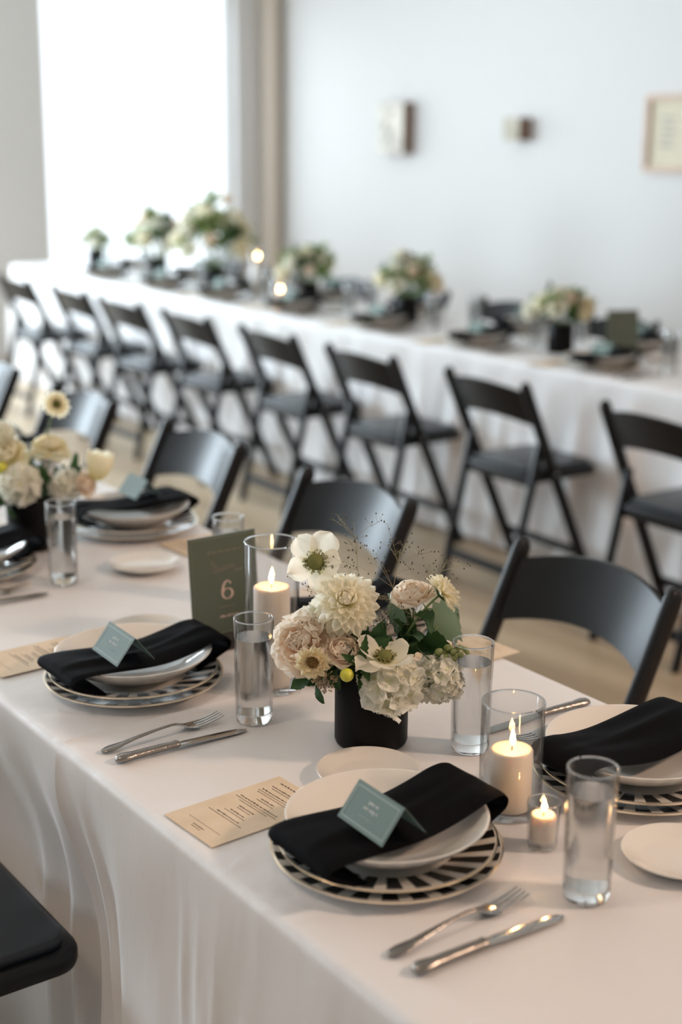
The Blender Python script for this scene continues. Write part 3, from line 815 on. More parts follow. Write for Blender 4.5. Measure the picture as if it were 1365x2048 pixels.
for k, (x, y) in enumerate(WALLS):
    setting(x, y, True, 'at %s wall seat of far table from window' % ORD[k], nap=k + 1, cut=False, menu=False, bread_at=clear(x + .195, y - .110, .0705, -1), glass_at=clear(x - .209, y - .115, .030, -1))

# ------------------------------------------------------------------ candles
cylinder_glass('hurricane_vase', -1.231, 1.156, TOPZ, .0405, .150, 'short glass hurricane cylinder around a lit candle, right of bouquet', 'candle holder', group='glass hurricanes')
candle(-1.231, 1.156, TOPZ + .0062, .0275, .080, 'short ivory pillar candle burning in the hurricane right of bouquet', ME_FLAME, group='pillar candles')
cylinder_glass('hurricane_vase', -1.758, 1.133, TOPZ, .0425, .238, 'tall glass hurricane cylinder around a lit candle beside the sign', 'candle holder', group='glass hurricanes')
candle(-1.758, 1.133, TOPZ + .0062, .0285, .160, 'tall ivory pillar candle burning in the hurricane beside the sign', ME_FLAME, group='pillar candles')
cylinder_glass('votive_glass', -1.136, 1.124, TOPZ, .0205, .060, 'small votive glass between hurricane and water tumbler', 'candle holder', .90, .0018, .0098)
candle(-1.136, 1.124, TOPZ + .0105, .0162, .033, 'small white votive candle burning inside the votive glass', ME_FLAME_S, name='votive_candle')
for x, y, h, lb in ((-6.473, 4.09, .19, 'beside the tall green bouquet'), (-6.10, 3.99, .055, 'left of the fourth wall table vase')):
    cylinder_glass('hurricane_vase', x, y, TOPZ, .0425, h + .07, 'blurred glass hurricane on the wall table ' + lb, 'candle holder', group='glass hurricanes')
    candle(x, y, TOPZ + .0062, .0285, h, 'blurred lit candle on the wall table ' + lb, ME_FLAME, group='pillar candles')

# ------------------------------------------------------------------ table number signs
def ribbon_stroke(mb, pts, x0=.0, th=.0006):
    """flat lettering stroke in the sign plane from (y, z, width) points"""
    rings = []
    n_ = len(pts)
    for i, (y, z, w) in enumerate(pts):
        a = pts[max(i - 1, 0)]; b = pts[min(i + 1, n_ - 1)]
        ty, tz = b[0] - a[0], b[1] - a[1]; l_ = math.hypot(ty, tz) or 1
        ny, nz_ = -tz / l_ * w / 2, ty / l_ * w / 2
        rings.append([(x0, y + ny, z + nz_), (x0 + th, y + ny, z + nz_), (x0 + th, y - ny, z - nz_), (x0, y - ny, z - nz_)])
    mb.loft(rings)
def six(mb, cy_, cz, h):
    """a serif 6: heavy left side, hairline top, ball terminal"""
    s_ = h / 2.0
    P = []
    for k in range(41):                           # lower bowl, closed ring
        a = R(90 + 360 * k / 40)
        w = .07 + .17 * abs(math.cos(a)) ** 1.5
        P.append((cy_ + s_ * .60 * math.cos(a), cz + s_ * (-.40 + .55 * math.sin(a)), s_ * w))
    ribbon_stroke(mb, P, .0016)
    Q = []
    for k in range(25):                           # the long back, from left of the bowl up to the terminal
        t = k / 24
        a = R(180 - 118 * t)
        Q.append((cy_ + s_ * (.06 + .66 * math.cos(a)), cz + s_ * (-.30 + 1.26 * math.sin(a) ** 1.0 * (1 if t < 1 else 1)), s_ * (.24 * (1 - t) ** .8 + .07)))
    ribbon_stroke(mb, Q, .0016)
    y, z, _ = Q[-1]
    mb.add([], [])
    B = [(y + .02 * s_ + s_ * .11 * math.cos(2 * PI * k / 16), z - .10 * s_ + s_ * .12 * math.sin(2 * PI * k / 16)) for k in range(16)]
    mb.loft([[(.0016, a, b) for a, b in B], [(.0022, a, b) for a, b in B]])
def sign(x, y, rz, label, number=True):
    t = thing('table_sign', label, 'table sign', (x, y, TOPZ), rz, 'table number signs')
    w, h, z0 = .130, .172, .020
    tilt = Matrix.Rotation(R(-5), 4, 'Y'); T = Matrix.Translation((0, 0, z0)) @ tilt
    mk('sign_panel', MB().box((0, 0, h / 2), (.003, w, h)).mesh('sign_panel', M_SIGN, False), t, mtx=T)
    fr = MB(); e, k = .004, .0022
    for sz in (e, h - e): fr.box((.0017, 0, sz), (.0008, w - 2 * e, k))
    for sy in (-1, 1): fr.box((.0017, sy * (w / 2 - e), h / 2), (.0008, k, h - 2 * e - k))
    mk('sign_border', fr.mesh('sign_border', M_SIGNEDGE, False), t, mtx=T)
    mk('sign_base', MB().rbox((-.004, .003, .011), (.055, .122, .022), .004).mesh('sign_base', M_SIGNBASE, True, 40), t)
    put = lambda m_, a, b, c, d: m_.box((.0018, (a + b) / 2, (c + d) / 2), (.0006, b - a, d - c))
    r_ = random.Random(21); s1 = MB()
    scribble(s1, -.030, .034, .142, .004, r_, put)
    scribble(s1, -.014, .022, .047, .0026, r_, put)
    fl = []
    for q in range(91):
        u = q / 90; am = .0085 * (1 - smooth(u / .32)) + .0032
        fl.append((-.024 + .044 * u + .0032 * math.cos(u * 44), .108 + .006 * u + am * (.9 + math.sin(u * 44)), .0012))
    mk('lettering', s1.mesh('lettering', M_SIGNDIM, False), t, mtx=T)
    s3 = MB(); ribbon_stroke(s3, fl, .0015)
    mk('script_word', s3.mesh('script_word', M_SIGNDIM, False), t, mtx=T)
    s4 = MB(); ribbon_stroke(s4, [(.020 + .016 * q / 8, .108 + .0012 * math.sin(q * 2.2), .0018) for q in range(9)], .0015)
    mk('script_tail', s4.mesh('script_tail', M_SIGNDIM, False), t, mtx=T)
    if number:
        d = MB(); six(d, .0045, .076, .032)
        mk('number_six', d.mesh('number_six', M_SIGNINK, False), t, mtx=T)
        s2 = MB(); scribble(s2, -.012, .024, .030, .0036, r_, put)
        mk('bottom_line', s2.mesh('bottom_line', M_SIGNINK, False), t, mtx=T)
    return t
sign(-1.962, 1.174, 0, 'dark sage green table sign showing the number 6')
sign(-3.83, 4.09, R(-22), 'blurred dark table sign on the wall side table', False)

# ------------------------------------------------------------------ flowers
def petal(L, W, nu=5, nv=7, tip=.5, cup=.3, a0=0., curl=0., ruffle=0., rf=5, ph=0., neck=.25):
    """a petal grid: root at the origin, running along +Y, inner face up"""
    vs = []; uv = []; y = z = 0.; prev = 0
    for j in range(nv + 1):
        v = j / nv
        if j:
            a = a0 + curl * (v - .5 / nv); y += L / nv * math.cos(a); z += L / nv * math.sin(a)
        w = W / 2 * (neck + (1 - neck) * math.sin(PI / 2 * min(1, v / .62))) * (1 if v < .62 else math.cos(PI / 2 * ((v - .62) / .38) ** (1.6 + 0 * tip)) * (1 - tip) + tip * (1 - ((v - .62) / .38) ** 2) ** .5 if v < .999 else .12)
        for i in range(nu + 1):
            u = -1 + 2 * i / nu
            zz = z + cup * W * .5 * u * u * min(1, v * 2) + ruffle * v * v * math.sin(rf * u + ph) + .4 * ruffle * v ** 3 * math.sin(1.6 * rf * u + 2 * ph)
            vs.append((u * w, y - .10 * L * u * u * v * (1 - tip) , zz)); uv.append((i / nu, v))
    fs = [(j * (nu + 1) + i, j * (nu + 1) + i + 1, (j + 1) * (nu + 1) + i + 1, (j + 1) * (nu + 1) + i) for j in range(nv) for i in range(nu)]
    return vs, fs, uv
def place(mb, pt, elev, az, off=(0, 0, 0), roll=0., rad=0., mi=0):
    M = Matrix.Translation(off) @ Matrix.Rotation(az, 4, 'Z') @ Matrix.Translation((0, rad, 0)) @ Matrix.Rotation(elev, 4, 'X') @ Matrix.Rotation(roll, 4, 'Y')
    mb.add([M @ Vector(p) for p in pt[0]], pt[1], mi, pt[2])
GA = PI * (3 - math.sqrt(5))
def bloom_dahlia(Rr=.050, n=150, m=None, seed=1, back=-68, wide=.0150, pointy=.9):
    r_ = random.Random(seed); mb = MB()
    for i in range(n):
        t = (i + .5) / n
        el = R(86 - (86 - back) * t ** .92 + r_.uniform(-5, 5))
        L = Rr * (.28 + .50 * min(1, t * 1.6)) * r_.uniform(.93, 1.07)
        if t > .75: L *= 1.05
        pt = petal(L, wide * (.5 + .5 * min(1, t * 2)), 5, 7, pointy, .62, 0, R(r_.uniform(-14, 22) if t > .25 else 60), .0010, 3.5, r_.uniform(0, 6), .55)
        d = Vector((0, math.cos(el), math.sin(el))); base = .24 * Rr
        place(mb, pt, el, i * GA + PI, (0, 0, 0), r_.uniform(-.2, .2), base * max(0, math.cos(el)) * .8)
        # lift the root with the elevation so that the head is a ball
        nvp = len(pt[0])
        for q in range(len(mb.v) - nvp, len(mb.v)):
            x, y, z = mb.v[q]; mb.v[q] = (x, y, z + base * math.sin(el))
    return [('petals', mb.mesh('petals', m or M_PWHITE, True))]
def bloom_rose(Rr=.040, m=None, seed=2, layers=((4, .45, 78), (6, .6, 68), (7, .78, 52), (8, .95, 34), (8, 1.05, 12), (6, 1.0, -8)), ruff=.0035):
    r_ = random.Random(seed); mb = MB()
    for li, (n, s_, el) in enumerate(layers):
        for k in range(n):
            az = 2 * PI * (k + .5 * (li % 2)) / n + r_.uniform(-.25, .25)
            pt = petal(Rr * s_ * r_.uniform(.92, 1.08), Rr * (1.0 + .18 * li) * r_.uniform(.85, 1.1), 8, 8, .9, .38, R(-8), R(34 - li * 14), ruff * r_.uniform(.6, 1.4), 5, r_.uniform(0, 6), .3)
            place(mb, pt, R(el + r_.uniform(-7, 7)), az, (0, 0, .002 * (5 - li)), r_.uniform(-.15, .15), .003 + .0012 * li)
    return [('petals', mb.mesh('petals', m or M_PBLUSH, True))]
def bloom_peony(Rr=.042, n=64, m=None, seed=8):
    r_ = random.Random(seed); mb = MB()
    for i in range(n):
        t = (i + .5) / n
        el = R(88 - 118 * t ** .9 + r_.uniform(-12, 12))
        L = Rr * (.42 + .38 * min(1, t * 1.5)) * r_.uniform(.85, 1.12)
        pt = petal(L, Rr * (.42 + .40 * t) * r_.uniform(.85, 1.2), 10, 8, .95, .35, R(-6), R(r_.uniform(10, 60)), .0042 * r_.uniform(.6, 1.5), 4.2, r_.uniform(0, 6), .35)
        b0 = len(mb.v)
        place(mb, pt, el, i * GA, (0, 0, 0), r_.uniform(-.45, .45), Rr * .26 * max(0, math.cos(el)))
        for q in range(b0, len(mb.v)):
            x, y, z = mb.v[q]; mb.v[q] = (x, y, z + Rr * .28 * math.sin(el))
    return [('petals', mb.mesh('petals', m or M_PBLUSH, True))]
def bloom_open(Rr=.042, n=7, m=None, seed=3, el=26, center=M_CENTER, cr=.0095, stam=70, wide=.95):
    r_ = random.Random(seed); mb = MB()
    for k in range(n):
        pt = petal(Rr * r_.uniform(.88, 1.10), Rr * wide * r_.uniform(.88, 1.12), 10, 9, .97, .22, R(-4), R(r_.uniform(-5, 30)), .0040 * r_.uniform(.5, 1.4), 4.0, r_.uniform(0, 6), .3)
        place(mb, pt, R(el + (12 if k % 2 else -6) + r_.uniform(-12, 12)), 2 * PI * k / n + r_.uniform(-.2, .2), (0, 0, -.001), 0, .003)
    ce = MB(); ce.ball((0, 0, .006), cr, 14, 8, 0, (1, 1, .75))
    st = MB()
    for k in range(stam):
        a = r_.uniform(0, 2 * PI); q = r_.uniform(.95, 1.55); z = r_.uniform(.004, .010)
        x, y = math.cos(a) * cr * q, math.sin(a) * cr * q
        st.tube([(math.cos(a) * cr * .7, math.sin(a) * cr * .7, .003), (x, y, z)], .0003, 4)
        st.ball((x, y, z), .0010, 5, 4)
    return [('petals', mb.mesh('petals', m or M_PWHITE, True)), ('flower_center', ce.mesh('flower_center', center, True)), ('stamens', st.mesh('stamens', M_STAMEN, True))]
def bloom_zinnia(Rr=.022, m=None, seed=4, rows=((13, 1.0, 6), (12, .86, 22), (10, .66, 38)), cr=.0075, cm=None):
    r_ = random.Random(seed); mb = MB()
    for n, s_, el in rows:
        for k in range(n):
            pt = petal(Rr * s_ * r_.uniform(.95, 1.05), Rr * .48, 5, 5, .9, .25, R(6), R(-14), .0012, 4, r_.uniform(0, 6), .35)
            place(mb, pt, R(el + r_.uniform(-5, 5)), 2 * PI * k / n + r_.uniform(-.1, .1), (0, 0, 0), 0, .003)
    ce = MB(); ce.ball((0, 0, .003), cr, 12, 8, 0, (1, 1, .7))
    for k in range(36):
        a = k * GA; q = cr * math.sqrt(k / 36) * 1.05
        ce.ball((q * math.cos(a), q * math.sin(a), .003 + .7 * math.sqrt(max(0, cr * cr - q * q)) + .001), .0012, 5, 4)
    return [('petals', mb.mesh('petals', m or M_PZIN, True)), ('flower_center', ce.mesh('flower_center', cm or M_BRONZE, True))]
def bloom_cluster(dim=(.042, .042, .038), n=60, fr=.0125, m=None, seed=5, ruff=.002, np_=5, low=-.7):
    """a head of many small florets on an ellipsoid"""
    r_ = random.Random(seed); mb = MB()
    for i in range(n):
        zc = 1 - (1 - low) * (i + .5) / n; a = i * GA
        rr = math.sqrt(max(0, 1 - zc * zc))
        d = Vector((rr * math.cos(a), rr * math.sin(a), zc))
        c = Vector((d.x * dim[0], d.y * dim[1], d.z * dim[2])) * r_.uniform(.78, 1.02)
        d = (d + Vector((r_.uniform(-.4, .4), r_.uniform(-.4, .4), r_.uniform(-.4, .4)))).normalized()
        q = d.to_track_quat('Z', 'Y').to_matrix().to_4x4(); q.translation = c
        f = MB(); sp = r_.uniform(0, 6); s_ = fr * r_.uniform(.8, 1.2)
        for k in range(np_):
            place(f, petal(s_, s_ * 1.05, 4, 4, .95, .2, 0, R(14), ruff, 4, r_.uniform(0, 6), .3), R(r_.uniform(2, 26)), sp + 2 * PI * k / np_)
        mb.add([q @ Vector(p) for p in f.v], f.f, 0, [f.uv[i_] for i_ in range(len(f.v))])
    b0 = len(mb.v); mb.ball((0, 0, 0), 1.0, 14, 10, 0, (dim[0] * .72, dim[1] * .72, dim[2] * .72))
    for q in range(b0, len(mb.v)): mb.uv[q] = (.5, .5)
    return [('florets', mb.mesh('florets', m or M_PHYD, True))]
def bloom_buds(n=16, seed=6, h=.045, rr=.012, br=.0048):
    r_ = random.Random(seed); mb = MB()
    for i in range(n):
        t = i / n; a = i * GA
        c = (rr * (1 - .7 * t) * math.cos(a), rr * (1 - .7 * t) * math.sin(a), h * t)
        b0 = len(mb.v); mb.ball(c, br * (1.1 - .5 * t), 8, 6, 0, (1, 1, 1.35))
        for q in range(b0, len(mb.v)): mb.uv[q] = (0, (q - b0) / (len(mb.v) - b0))
    return [('buds', mb.mesh('buds', M_PGREEN, True))]
def bloom_tulip(L=.050, m=None, seed=7):
    r_ = random.Random(seed); mb = MB()
    for k in range(6):
        pt = petal(L * r_.uniform(.93, 1.08), L * .62, 7, 9, .45, .5, R(-24), R(58), .001, 3, r_.uniform(0, 6), .4)
        place(mb, pt, R(62 + (6 if k % 2 else 0)), 2 * PI * k / 6 + r_.uniform(-.1, .1), (0, 0, 0), 0, .004)
    return [('petals', mb.mesh('petals', m or M_PCREAM, True))]
def bloom_ball(r0=.010):
    mb = MB(); mb.ball((0, 0, r0 * .9), r0, 14, 10, 0, (1, 1, 1.15))
    sp = MB()
    for k in range(6): place(sp, petal(r0 * 1.5, r0 * .8, 4, 5, .3, .4, 0, R(60)), R(8), 2 * PI * k / 6, (0, 0, -.001))
    return [('bud', mb.mesh('bud', M_YELLOW, True)), ('sepals', sp.mesh('sepals', M_LEAF, True))]
def bloom_seedcluster(seed=9):
    r_ = random.Random(seed); mb = MB()
    for i in range(90):
        d = Vector((r_.gauss(0, 1), r_.gauss(0, 1), r_.gauss(.3, .8))).normalized() * r_.uniform(.008, .022)
        mb.ball(d + Vector((0, 0, .006)), r_.uniform(.0012, .0021), 6, 4)
        if i % 3 == 0: mb.tube([(0, 0, -.004), d + Vector((0, 0, .006))], .0004, 3)
    return [('seed_head', mb.mesh('seed_head', M_TANSEED, True))]
def bloom_sepals(Rr=.016):
    sp = MB()
    for k in range(8): place(sp, petal(Rr * (1 if k % 2 else .75), Rr * .5, 4, 5, .25, .3, 0, R(15), .001), R(12), 2 * PI * k / 8, (0, 0, -.006))
    return [('sepals', sp.mesh('sepals', M_LEAF, True))]
def leaf_mesh(n_leaves, L, W, m, seed, spread=(10, 60), serr=.08, wave=.004):
    r_ = random.Random(seed); mb = MB()
    for i in range(n_leaves):
        l_ = L * r_.uniform(.75, 1.1); w_ = W * r_.uniform(.8, 1.15)
        nv, nu = 12, 6; vs = []; uv = []; bend = R(r_.uniform(-50, -5)); y = z = 0; ph = r_.uniform(0, 6)
        for j in range(nv + 1):
            v = j / nv
            if j: a = R(12) + bend * v; y += l_ / nv * math.cos(a); z += l_ / nv * math.sin(a)
            w = w_ / 2 * math.sin(PI * min(1, v ** .75)) * (1 + (serr if j % 2 else -serr)) + .0004
            for k in range(nu + 1):
                u = -1 + 2 * k / nu
                vs.append((u * w, y, z + .22 * w_ * abs(u) ** 1.2 * min(1, 3 * v) * .5 + wave * math.sin(6 * v + ph) * u)); uv.append((k / nu, v))
        fs = [(j * (nu + 1) + k, j * (nu + 1) + k + 1, (j + 1) * (nu + 1) + k + 1, (j + 1) * (nu + 1) + k) for j in range(nv) for k in range(nu)]
        t = (i + .3) / n_leaves
        place(mb, (vs, fs, uv), R(r_.uniform(*spread)), i * 2.4 + r_.uniform(-.4, .4), (0, 0, -.05 * (1 - t)), r_.uniform(-.5, .5), .001)
    return [('leaves', mb.mesh('leaves', m, True))]

BL = {
    'white_dahlia': bloom_dahlia(), 'cream_dahlia': bloom_dahlia(.031, 80, M_PCREAM, 12, -12, .0095, .25) + bloom_sepals(),
    'garden_rose': bloom_peony(.047), 'blush_ranunculus': bloom_rose(.023, M_PBLUSH, 13, ((5, .7, 80), (6, .85, 70), (7, 1.0, 56), (7, 1.1, 40)), .001),
    'white_poppy': bloom_open(.044, 5, None, 3, 12, cr=.0120, stam=110, wide=.86), 'white_anemone': bloom_open(.042, 7, M_PWHITE, 14, 16, cr=.0105), 'zinnia': bloom_zinnia(),
    'white_hydrangea': bloom_cluster((.034, .034, .030), 40, .0185, seed=15, ruff=.0022), 'white_stock': bloom_cluster((.026, .026, .038), 46, .0135, seed=16, ruff=.003, np_=6),
    'stock_buds': bloom_buds(), 'cream_tulip': bloom_tulip(), 'yellow_bud': bloom_ball(), 'seed_spray': bloom_seedcluster(), 'white_snapdragon': bloom_cluster((.020, .020, .036), 26, .014, seed=18, np_=5),
    'scabiosa': bloom_zinnia(.026, M_PCREAM, 19, ((14, 1.0, 5), (14, .85, 20), (10, .6, 34)), .009, M_CENTER), 'cream_rose': bloom_rose(.036, M_PCREAM, 20, ((4, .5, 78), (6, .68, 66), (7, .88, 48), (8, 1.0, 26), (6, 1.05, 4)), .002),
    'foliage_sprig': leaf_mesh(7, .055, .026, M_LEAF, 30), 'broad_leaf_sprig': leaf_mesh(3, .070, .040, M_LEAFG, 31, (5, 35), .12), 'dark_leaf_sprig': leaf_mesh(4, .060, .032, M_LEAF, 32, (0, 40), .12),
    'fern_sprig': leaf_mesh(14, .040, .012, M_LEAF, 33, (15, 70), .2, .002), 'bright_leaf_sprig': leaf_mesh(12, .06, .024, M_LEAFB, 34, (5, 75), .05),
}
CATS = {'foliage_sprig': 'foliage', 'broad_leaf_sprig': 'foliage', 'dark_leaf_sprig': 'foliage', 'fern_sprig': 'foliage', 'bright_leaf_sprig': 'foliage', 'seed_spray': 'seed head', 'stock_buds': 'flower', 'yellow_bud': 'flower bud'}
def flower(kind, vase, off, axis, label, scale=1.0, group=None, stem=True, foot=None, roll=0.0):
    """a cut flower standing in a vase: root at the foot of its stem"""
    vx, vy = vase
    t = thing(kind, label, CATS.get(kind, 'flower'), (vx, vy, TOPZ + .012), 0, group)
    o = Vector(off) - Vector((0, 0, .012 + .004))
    ax = Vector(axis).normalized()
    q = ax.to_track_quat('Z', 'Y').to_matrix().to_4x4()
    m = Matrix.Translation(o) @ q @ Matrix.Rotation(roll, 4, 'Z') @ Matrix.Scale(scale, 4)
    for n_, me in BL[kind]: mk(n_, me, t, mtx=m)
    if stem:
        f = Vector(foot or (max(-.02, min(.02, -o.x * .2)), max(-.02, min(.02, -o.y * .2)), 0))
        e = o - ax * .003; c1 = Vector((o.x * .25, o.y * .25, .105)); c2 = e - ax * .05
        if c2.z < .07: c2.z = .07 + .3 * (e.z - .07)
        pts = []
        for k in range(15):
            s_ = k / 14
            pts.append(f * (1 - s_) ** 3 + c1 * 3 * s_ * (1 - s_) ** 2 + c2 * 3 * s_ * s_ * (1 - s_) + e * s_ ** 3)
        mk('stem', MB().tube(pts, [.0022 - .0006 * k / 14 for k in range(15)], 7).mesh('stem', M_STEM, True), t)
    return t
ME_VASE = MB().lathe([(0, .004), (.0485, .004), (.0490, .112), (.0500, .1155), (.0515, .1155), (.0525, .113), (.0525, .006), (.0505, .001), (.049, 0), (0, .0005)], 72).mesh('flower_vase', M_VASE, True, 50)
def vase(x, y, label):
    return tag(mk('flower_vase', ME_VASE, None, (x, y, TOPZ)), label, 'vase', 'black cylinder vases')
RT = Vector((.584, .812, 0)); CM = Vector((.812, -.584, 0)); UP = Vector((0, 0, 1))
def ax(r_, c, u): return RT * r_ + CM * c + UP * u

V1 = (-1.508, 1.140)
vase(*V1, 'black cylinder vase holding the large sharp bouquet')
G1 = 'flowers of the large bouquet'
flower('white_poppy', V1, (-.048, -.066, .269), ax(.12, .85, .45), 'open white flower with olive center at top left of bouquet', 1.0, roll=.75)
flower('white_dahlia', V1, (.006, -.050, .223), ax(.02, .72, .62), 'big round white dahlia at the top of the bouquet', 1.0)
flower('garden_rose', V1, (-.036, -.090, .158), ax(-.35, .75, .45), 'ruffled blush garden rose at the left of bouquet', 1.0)
flower('zinnia', V1, (.020, -.116, .155), ax(-.05, .95, .05), 'buff zinnia with bronze center below the blush rose', 1.0)
flower('blush_ranunculus', V1, (.012, -.060, .148), ax(.05, .6, .75), 'closed blush ranunculus in the middle of bouquet', 1.0)
flower('white_anemone', V1, (.062, -.026, .152), ax(.12, .28, .95), 'open white anemone at the bouquet front, tilted up', 1.0)
flower('white_hydrangea', V1, (.058, -.010, .113), ax(.12, .85, .15), 'white floret cluster hanging over the vase rim', 1.08)
flower('white_stock', V1, (.080, .050, .112), ax(.65, .5, .2), 'white stock spike leaning right over the vase', 1.0)
flower('stock_buds', V1, (.075, .066, .142), ax(.65, .45, .35), 'green stock buds at the right tip of bouquet', 1.0)
flower('cream_dahlia', V1, (.055, .078, .225), ax(.80, -.1, .62), 'cream dahlia turned away at upper right of bouquet', 1.0, roll=.3)
flower('blush_ranunculus', V1, (.008, .066, .196), ax(-.1, .25, .95), 'pale blush rose behind the cream dahlia', 1.25)
flower('yellow_bud', V1, (.047, -.078, .136), ax(.0, .8, .3), 'yellow green round bud at the bouquet front', .95)
flower('seed_spray', V1, (.010, -.086, .122), ax(-.2, .7, -.1), 'brown seed cluster under the zinnia', 1.0)
flower('white_snapdragon', V1, (-.040, -.058, .178), ax(-.15, .2, .95), 'white ruffled spike behind the blush rose', 1.0)
flower('broad_leaf_sprig', V1, (.052, .080, .168), ax(.85, .15, .35), 'dusty green broad leaves at the right of bouquet', 1.4)
flower('dark_leaf_sprig', V1, (.045, .085, .175), ax(.7, -.1, .6), 'dark green leaves under the cream dahlia', 1.2)
flower('foliage_sprig', V1, (-.030, -.085, .108), ax(-.55, .65, -.05), 'green leaves hanging below the blush rose', .8)
flower('fern_sprig', V1, (.044, -.052, .146), ax(.15, .8, .5), 'feathery green leaves beside the yellow bud', 1.15)
flower('foliage_sprig', V1, (.014, -.010, .158), ax(.05, .5, .85), 'green leaves in the middle below the dahlia', 1.0)
flower('foliage_sprig', V1, (.030, .045, .166), ax(.4, .2, .85), 'green leaves behind the anemone', 1.0)
flower('fern_sprig', V1, (-.006, -.030, .190), ax(-.4, .3, .85), 'feathery green leaves behind the poppy stem', .9)
flower('dark_leaf_sprig', V1, (.036, -.040, .160), ax(.1, .7, .6), 'dark green leaf ruff between ranunculus and anemone', .8)
flower('foliage_sprig', V1, (-.004, -.075, .135), ax(-.2, .85, .2), 'green leaves between the zinnia and the vase rim', .8)
flower('fern_sprig', V1, (.095, .045, .115), ax(.7, .5, -.1), 'small green leaves below the white stock', .8)
def grass(vase_, tip, seed, label, n=26):
    r_ = random.Random(seed)
    t = thing('grass_spray', label, 'grass', (*vase_, TOPZ + .012), 0, 'fine grass sprays')
    st = MB(); sd = MB()
    tip = Vector(tip) - Vector((0, 0, .016)); c = Vector((tip.x * .3, tip.y * .3, .12))
    main = [Vector((0, 0, 0)) * (1 - s_) ** 2 + c * 2 * s_ * (1 - s_) + tip * s_ * s_ for s_ in [k / 16 for k in range(17)]]
    st.tube(main, [.0009 - .0006 * k / 16 for k in range(17)], 5)
    for k in range(n):
        s_ = r_.uniform(.55, 1.0); b = main[int(s_ * 16)]
        d = Vector((r_.gauss(0, .9), r_.gauss(0, .9), r_.uniform(.2, 1.1))).normalized()
        L = r_.uniform(.025, .070); e = b + d * L
        st.tube([b, b + d * L * .5 + Vector((0, 0, .003)), e], [.00035, .00028, .0002], 3)
        for j in range(5):
            q = r_.uniform(.4, 1.0); p = b + d * L * q
            e2 = p + Vector((r_.gauss(0, 1), r_.gauss(0, 1), r_.uniform(0, 1.2))).normalized() * r_.uniform(.006, .016)
            st.tube([p, e2], [.0002, .00016], 3)
            sd.ball(e2, r_.uniform(.0007, .0011), 5, 4, 0, (1, 1, 1.5))
    mk('stem', st.mesh('stem', M_GRASS, True), t); mk('seeds', sd.mesh('seeds', M_SEED, True), t)['kind'] = 'stuff'
grass(V1, (-.018, -.022, .328), 51, 'fine airy grass spray rising above the white dahlia')
grass(V1, (.022, .030, .290), 52, 'fine seeded grass spray between the dahlias')
grass(V1, (.040, .100, .268), 53, 'fine seeded grass spray over the cream dahlia', 16)
grass(V1, (-.035, -.060, .225), 54, 'fine seeded grass spray in front of the poppy', 14)

V2 = (-2.702, 1.148)
vase(*V2, 'black cylinder vase of the leftmost near bouquet')
flower('scabiosa', V2, (.035, .048, .304), ax(.35, .65, .35), 'buff bloom standing tall above the leftmost bouquet', 1.05)
flower('cream_rose', V2, (.025, .035, .205), ax(.1, .2, .95), 'cream rose at the top of the leftmost bouquet', .95)
flower('cream_tulip', V2, (.096, .102, .152), ax(.25, -.05, .97), 'cream tulip leaning right out of the leftmost bouquet', 1.35)
flower('white_stock', V2, (.042, -.040, .150), ax(.05, .95, .2), 'creamy stock cluster over the leftmost vase rim', 1.3)
flower('yellow_bud', V2, (.015, -.065, .180), ax(0, .9, .3), 'yellow bud cut by the left photo edge', 1.3)
flower('cream_rose', V2, (-.008, -.041, .195), ax(-.1, .6, .7), 'pale cream rose at the left photo edge', 1.0)
flower('white_snapdragon', V2, (-.030, -.040, .235), ax(-.2, .1, .95), 'greenish white spike at the far left of leftmost bouquet', .9)
flower('foliage_sprig', V2, (.055, .070, .165), ax(.45, .35, .7), 'dark leaves beside the cream tulip', 1.1)
flower('dark_leaf_sprig', V2, (.050, .020, .150), ax(.35, .8, .4), 'large dark leaf over the leftmost vase', 1.0)
flower('foliage_sprig', V2, (.01, -.02, .165), ax(-.1, .6, .7), 'dark leaves in the middle of the leftmost bouquet', 1.1)
flower('foliage_sprig', V2, (.020, -.075, .115), ax(-.3, .8, -.3), 'dark leaf hanging low on the leftmost vase', .9)
flower('white_stock', V2, (.06, .05, .14), ax(.4, .7, .3), 'pale stock cluster behind the large dark leaf', 1.0)
flower('blush_ranunculus', V2, (.085, .075, .140), ax(.6, .5, .3), 'blush bud below the cream tulip', 1.0)

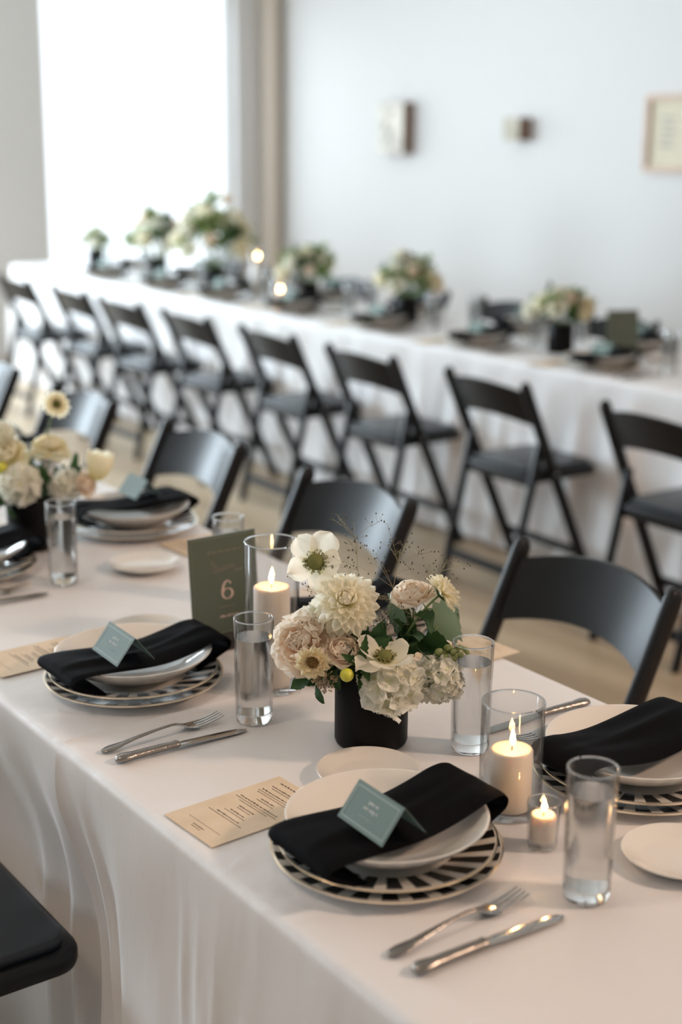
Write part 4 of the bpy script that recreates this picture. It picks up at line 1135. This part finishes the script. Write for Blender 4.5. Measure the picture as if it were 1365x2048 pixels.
# bouquets of the wall side table, blurred
FARB = [(-8.40, 4.09, 'small bouquet by the window', .85, 8, .24), (-7.58, 4.09, 'second wall table bouquet, before the window', 1.3, 12, .40), (-6.92, 4.09, 'tall green bouquet', 1.45, 18, .50),
        (-5.995, 4.09, 'fourth wall table bouquet', 1.05, 12, .29), (-5.185, 4.09, 'fifth wall table bouquet', 1.1, 13, .30), (-4.11, 4.03, 'sixth wall table bouquet, by the dark sign', 1.0, 12, .25)]
KF = ['white_dahlia', 'cream_rose', 'white_stock', 'white_poppy', 'garden_rose', 'white_hydrangea', 'cream_dahlia', 'scabiosa', 'blush_ranunculus', 'zinnia']
DESC = {'white_dahlia': 'round white dahlia', 'cream_rose': 'cream rose', 'white_stock': 'white stock', 'white_poppy': 'open white flower', 'garden_rose': 'blush rose', 'white_hydrangea': 'white floret cluster',
        'cream_dahlia': 'cream dahlia', 'scabiosa': 'cream scabious', 'blush_ranunculus': 'blush ranunculus', 'zinnia': 'buff zinnia'}
for bi, (bx, by, bn, bs, nf, hh) in enumerate(FARB):
    r_ = random.Random(70 + bi)
    vase(bx, by, 'blurred black vase of the ' + bn)
    W_ = .085 * bs + .1 * max(0, hh - .25)
    for k in range(nf):
        kind = KF[(k + bi * 3) % len(KF)]
        a = k * GA + bi; q = math.sqrt((k + .5) / nf)
        off = Vector((W_ * 1.5 * q * math.cos(a), W_ * 1.5 * q * math.sin(a), .13 + (hh - .13) * (1 - .75 * q * q) * r_.uniform(.75, 1.05)))
        axis = Vector((math.cos(a) * q + .5, math.sin(a) * q - .5, .5 + .5 * (1 - q)))
        flower(kind, (bx, by), off, axis, '%s in the %s' % (DESC[kind], bn), bs * .95, 'blooms of the ' + bn)
    for k in range(nf + 3):
        a = k * GA + 1.1 + bi; q = math.sqrt((k + .5) / (nf + 3))
        kind = 'bright_leaf_sprig' if (k + bi) % 5 < 3 else 'foliage_sprig'
        off = Vector((W_ * 1.4 * q * math.cos(a), W_ * 1.4 * q * math.sin(a), .13 + (hh - .10) * (1 - .6 * q * q) * r_.uniform(.55, 1.05)))
        flower(kind, (bx, by), off, (math.cos(a) * (q + .2), math.sin(a) * (q + .2), .7), 'green leaf sprig in the ' + bn, bs * 1.05, 'leaves of the ' + bn)
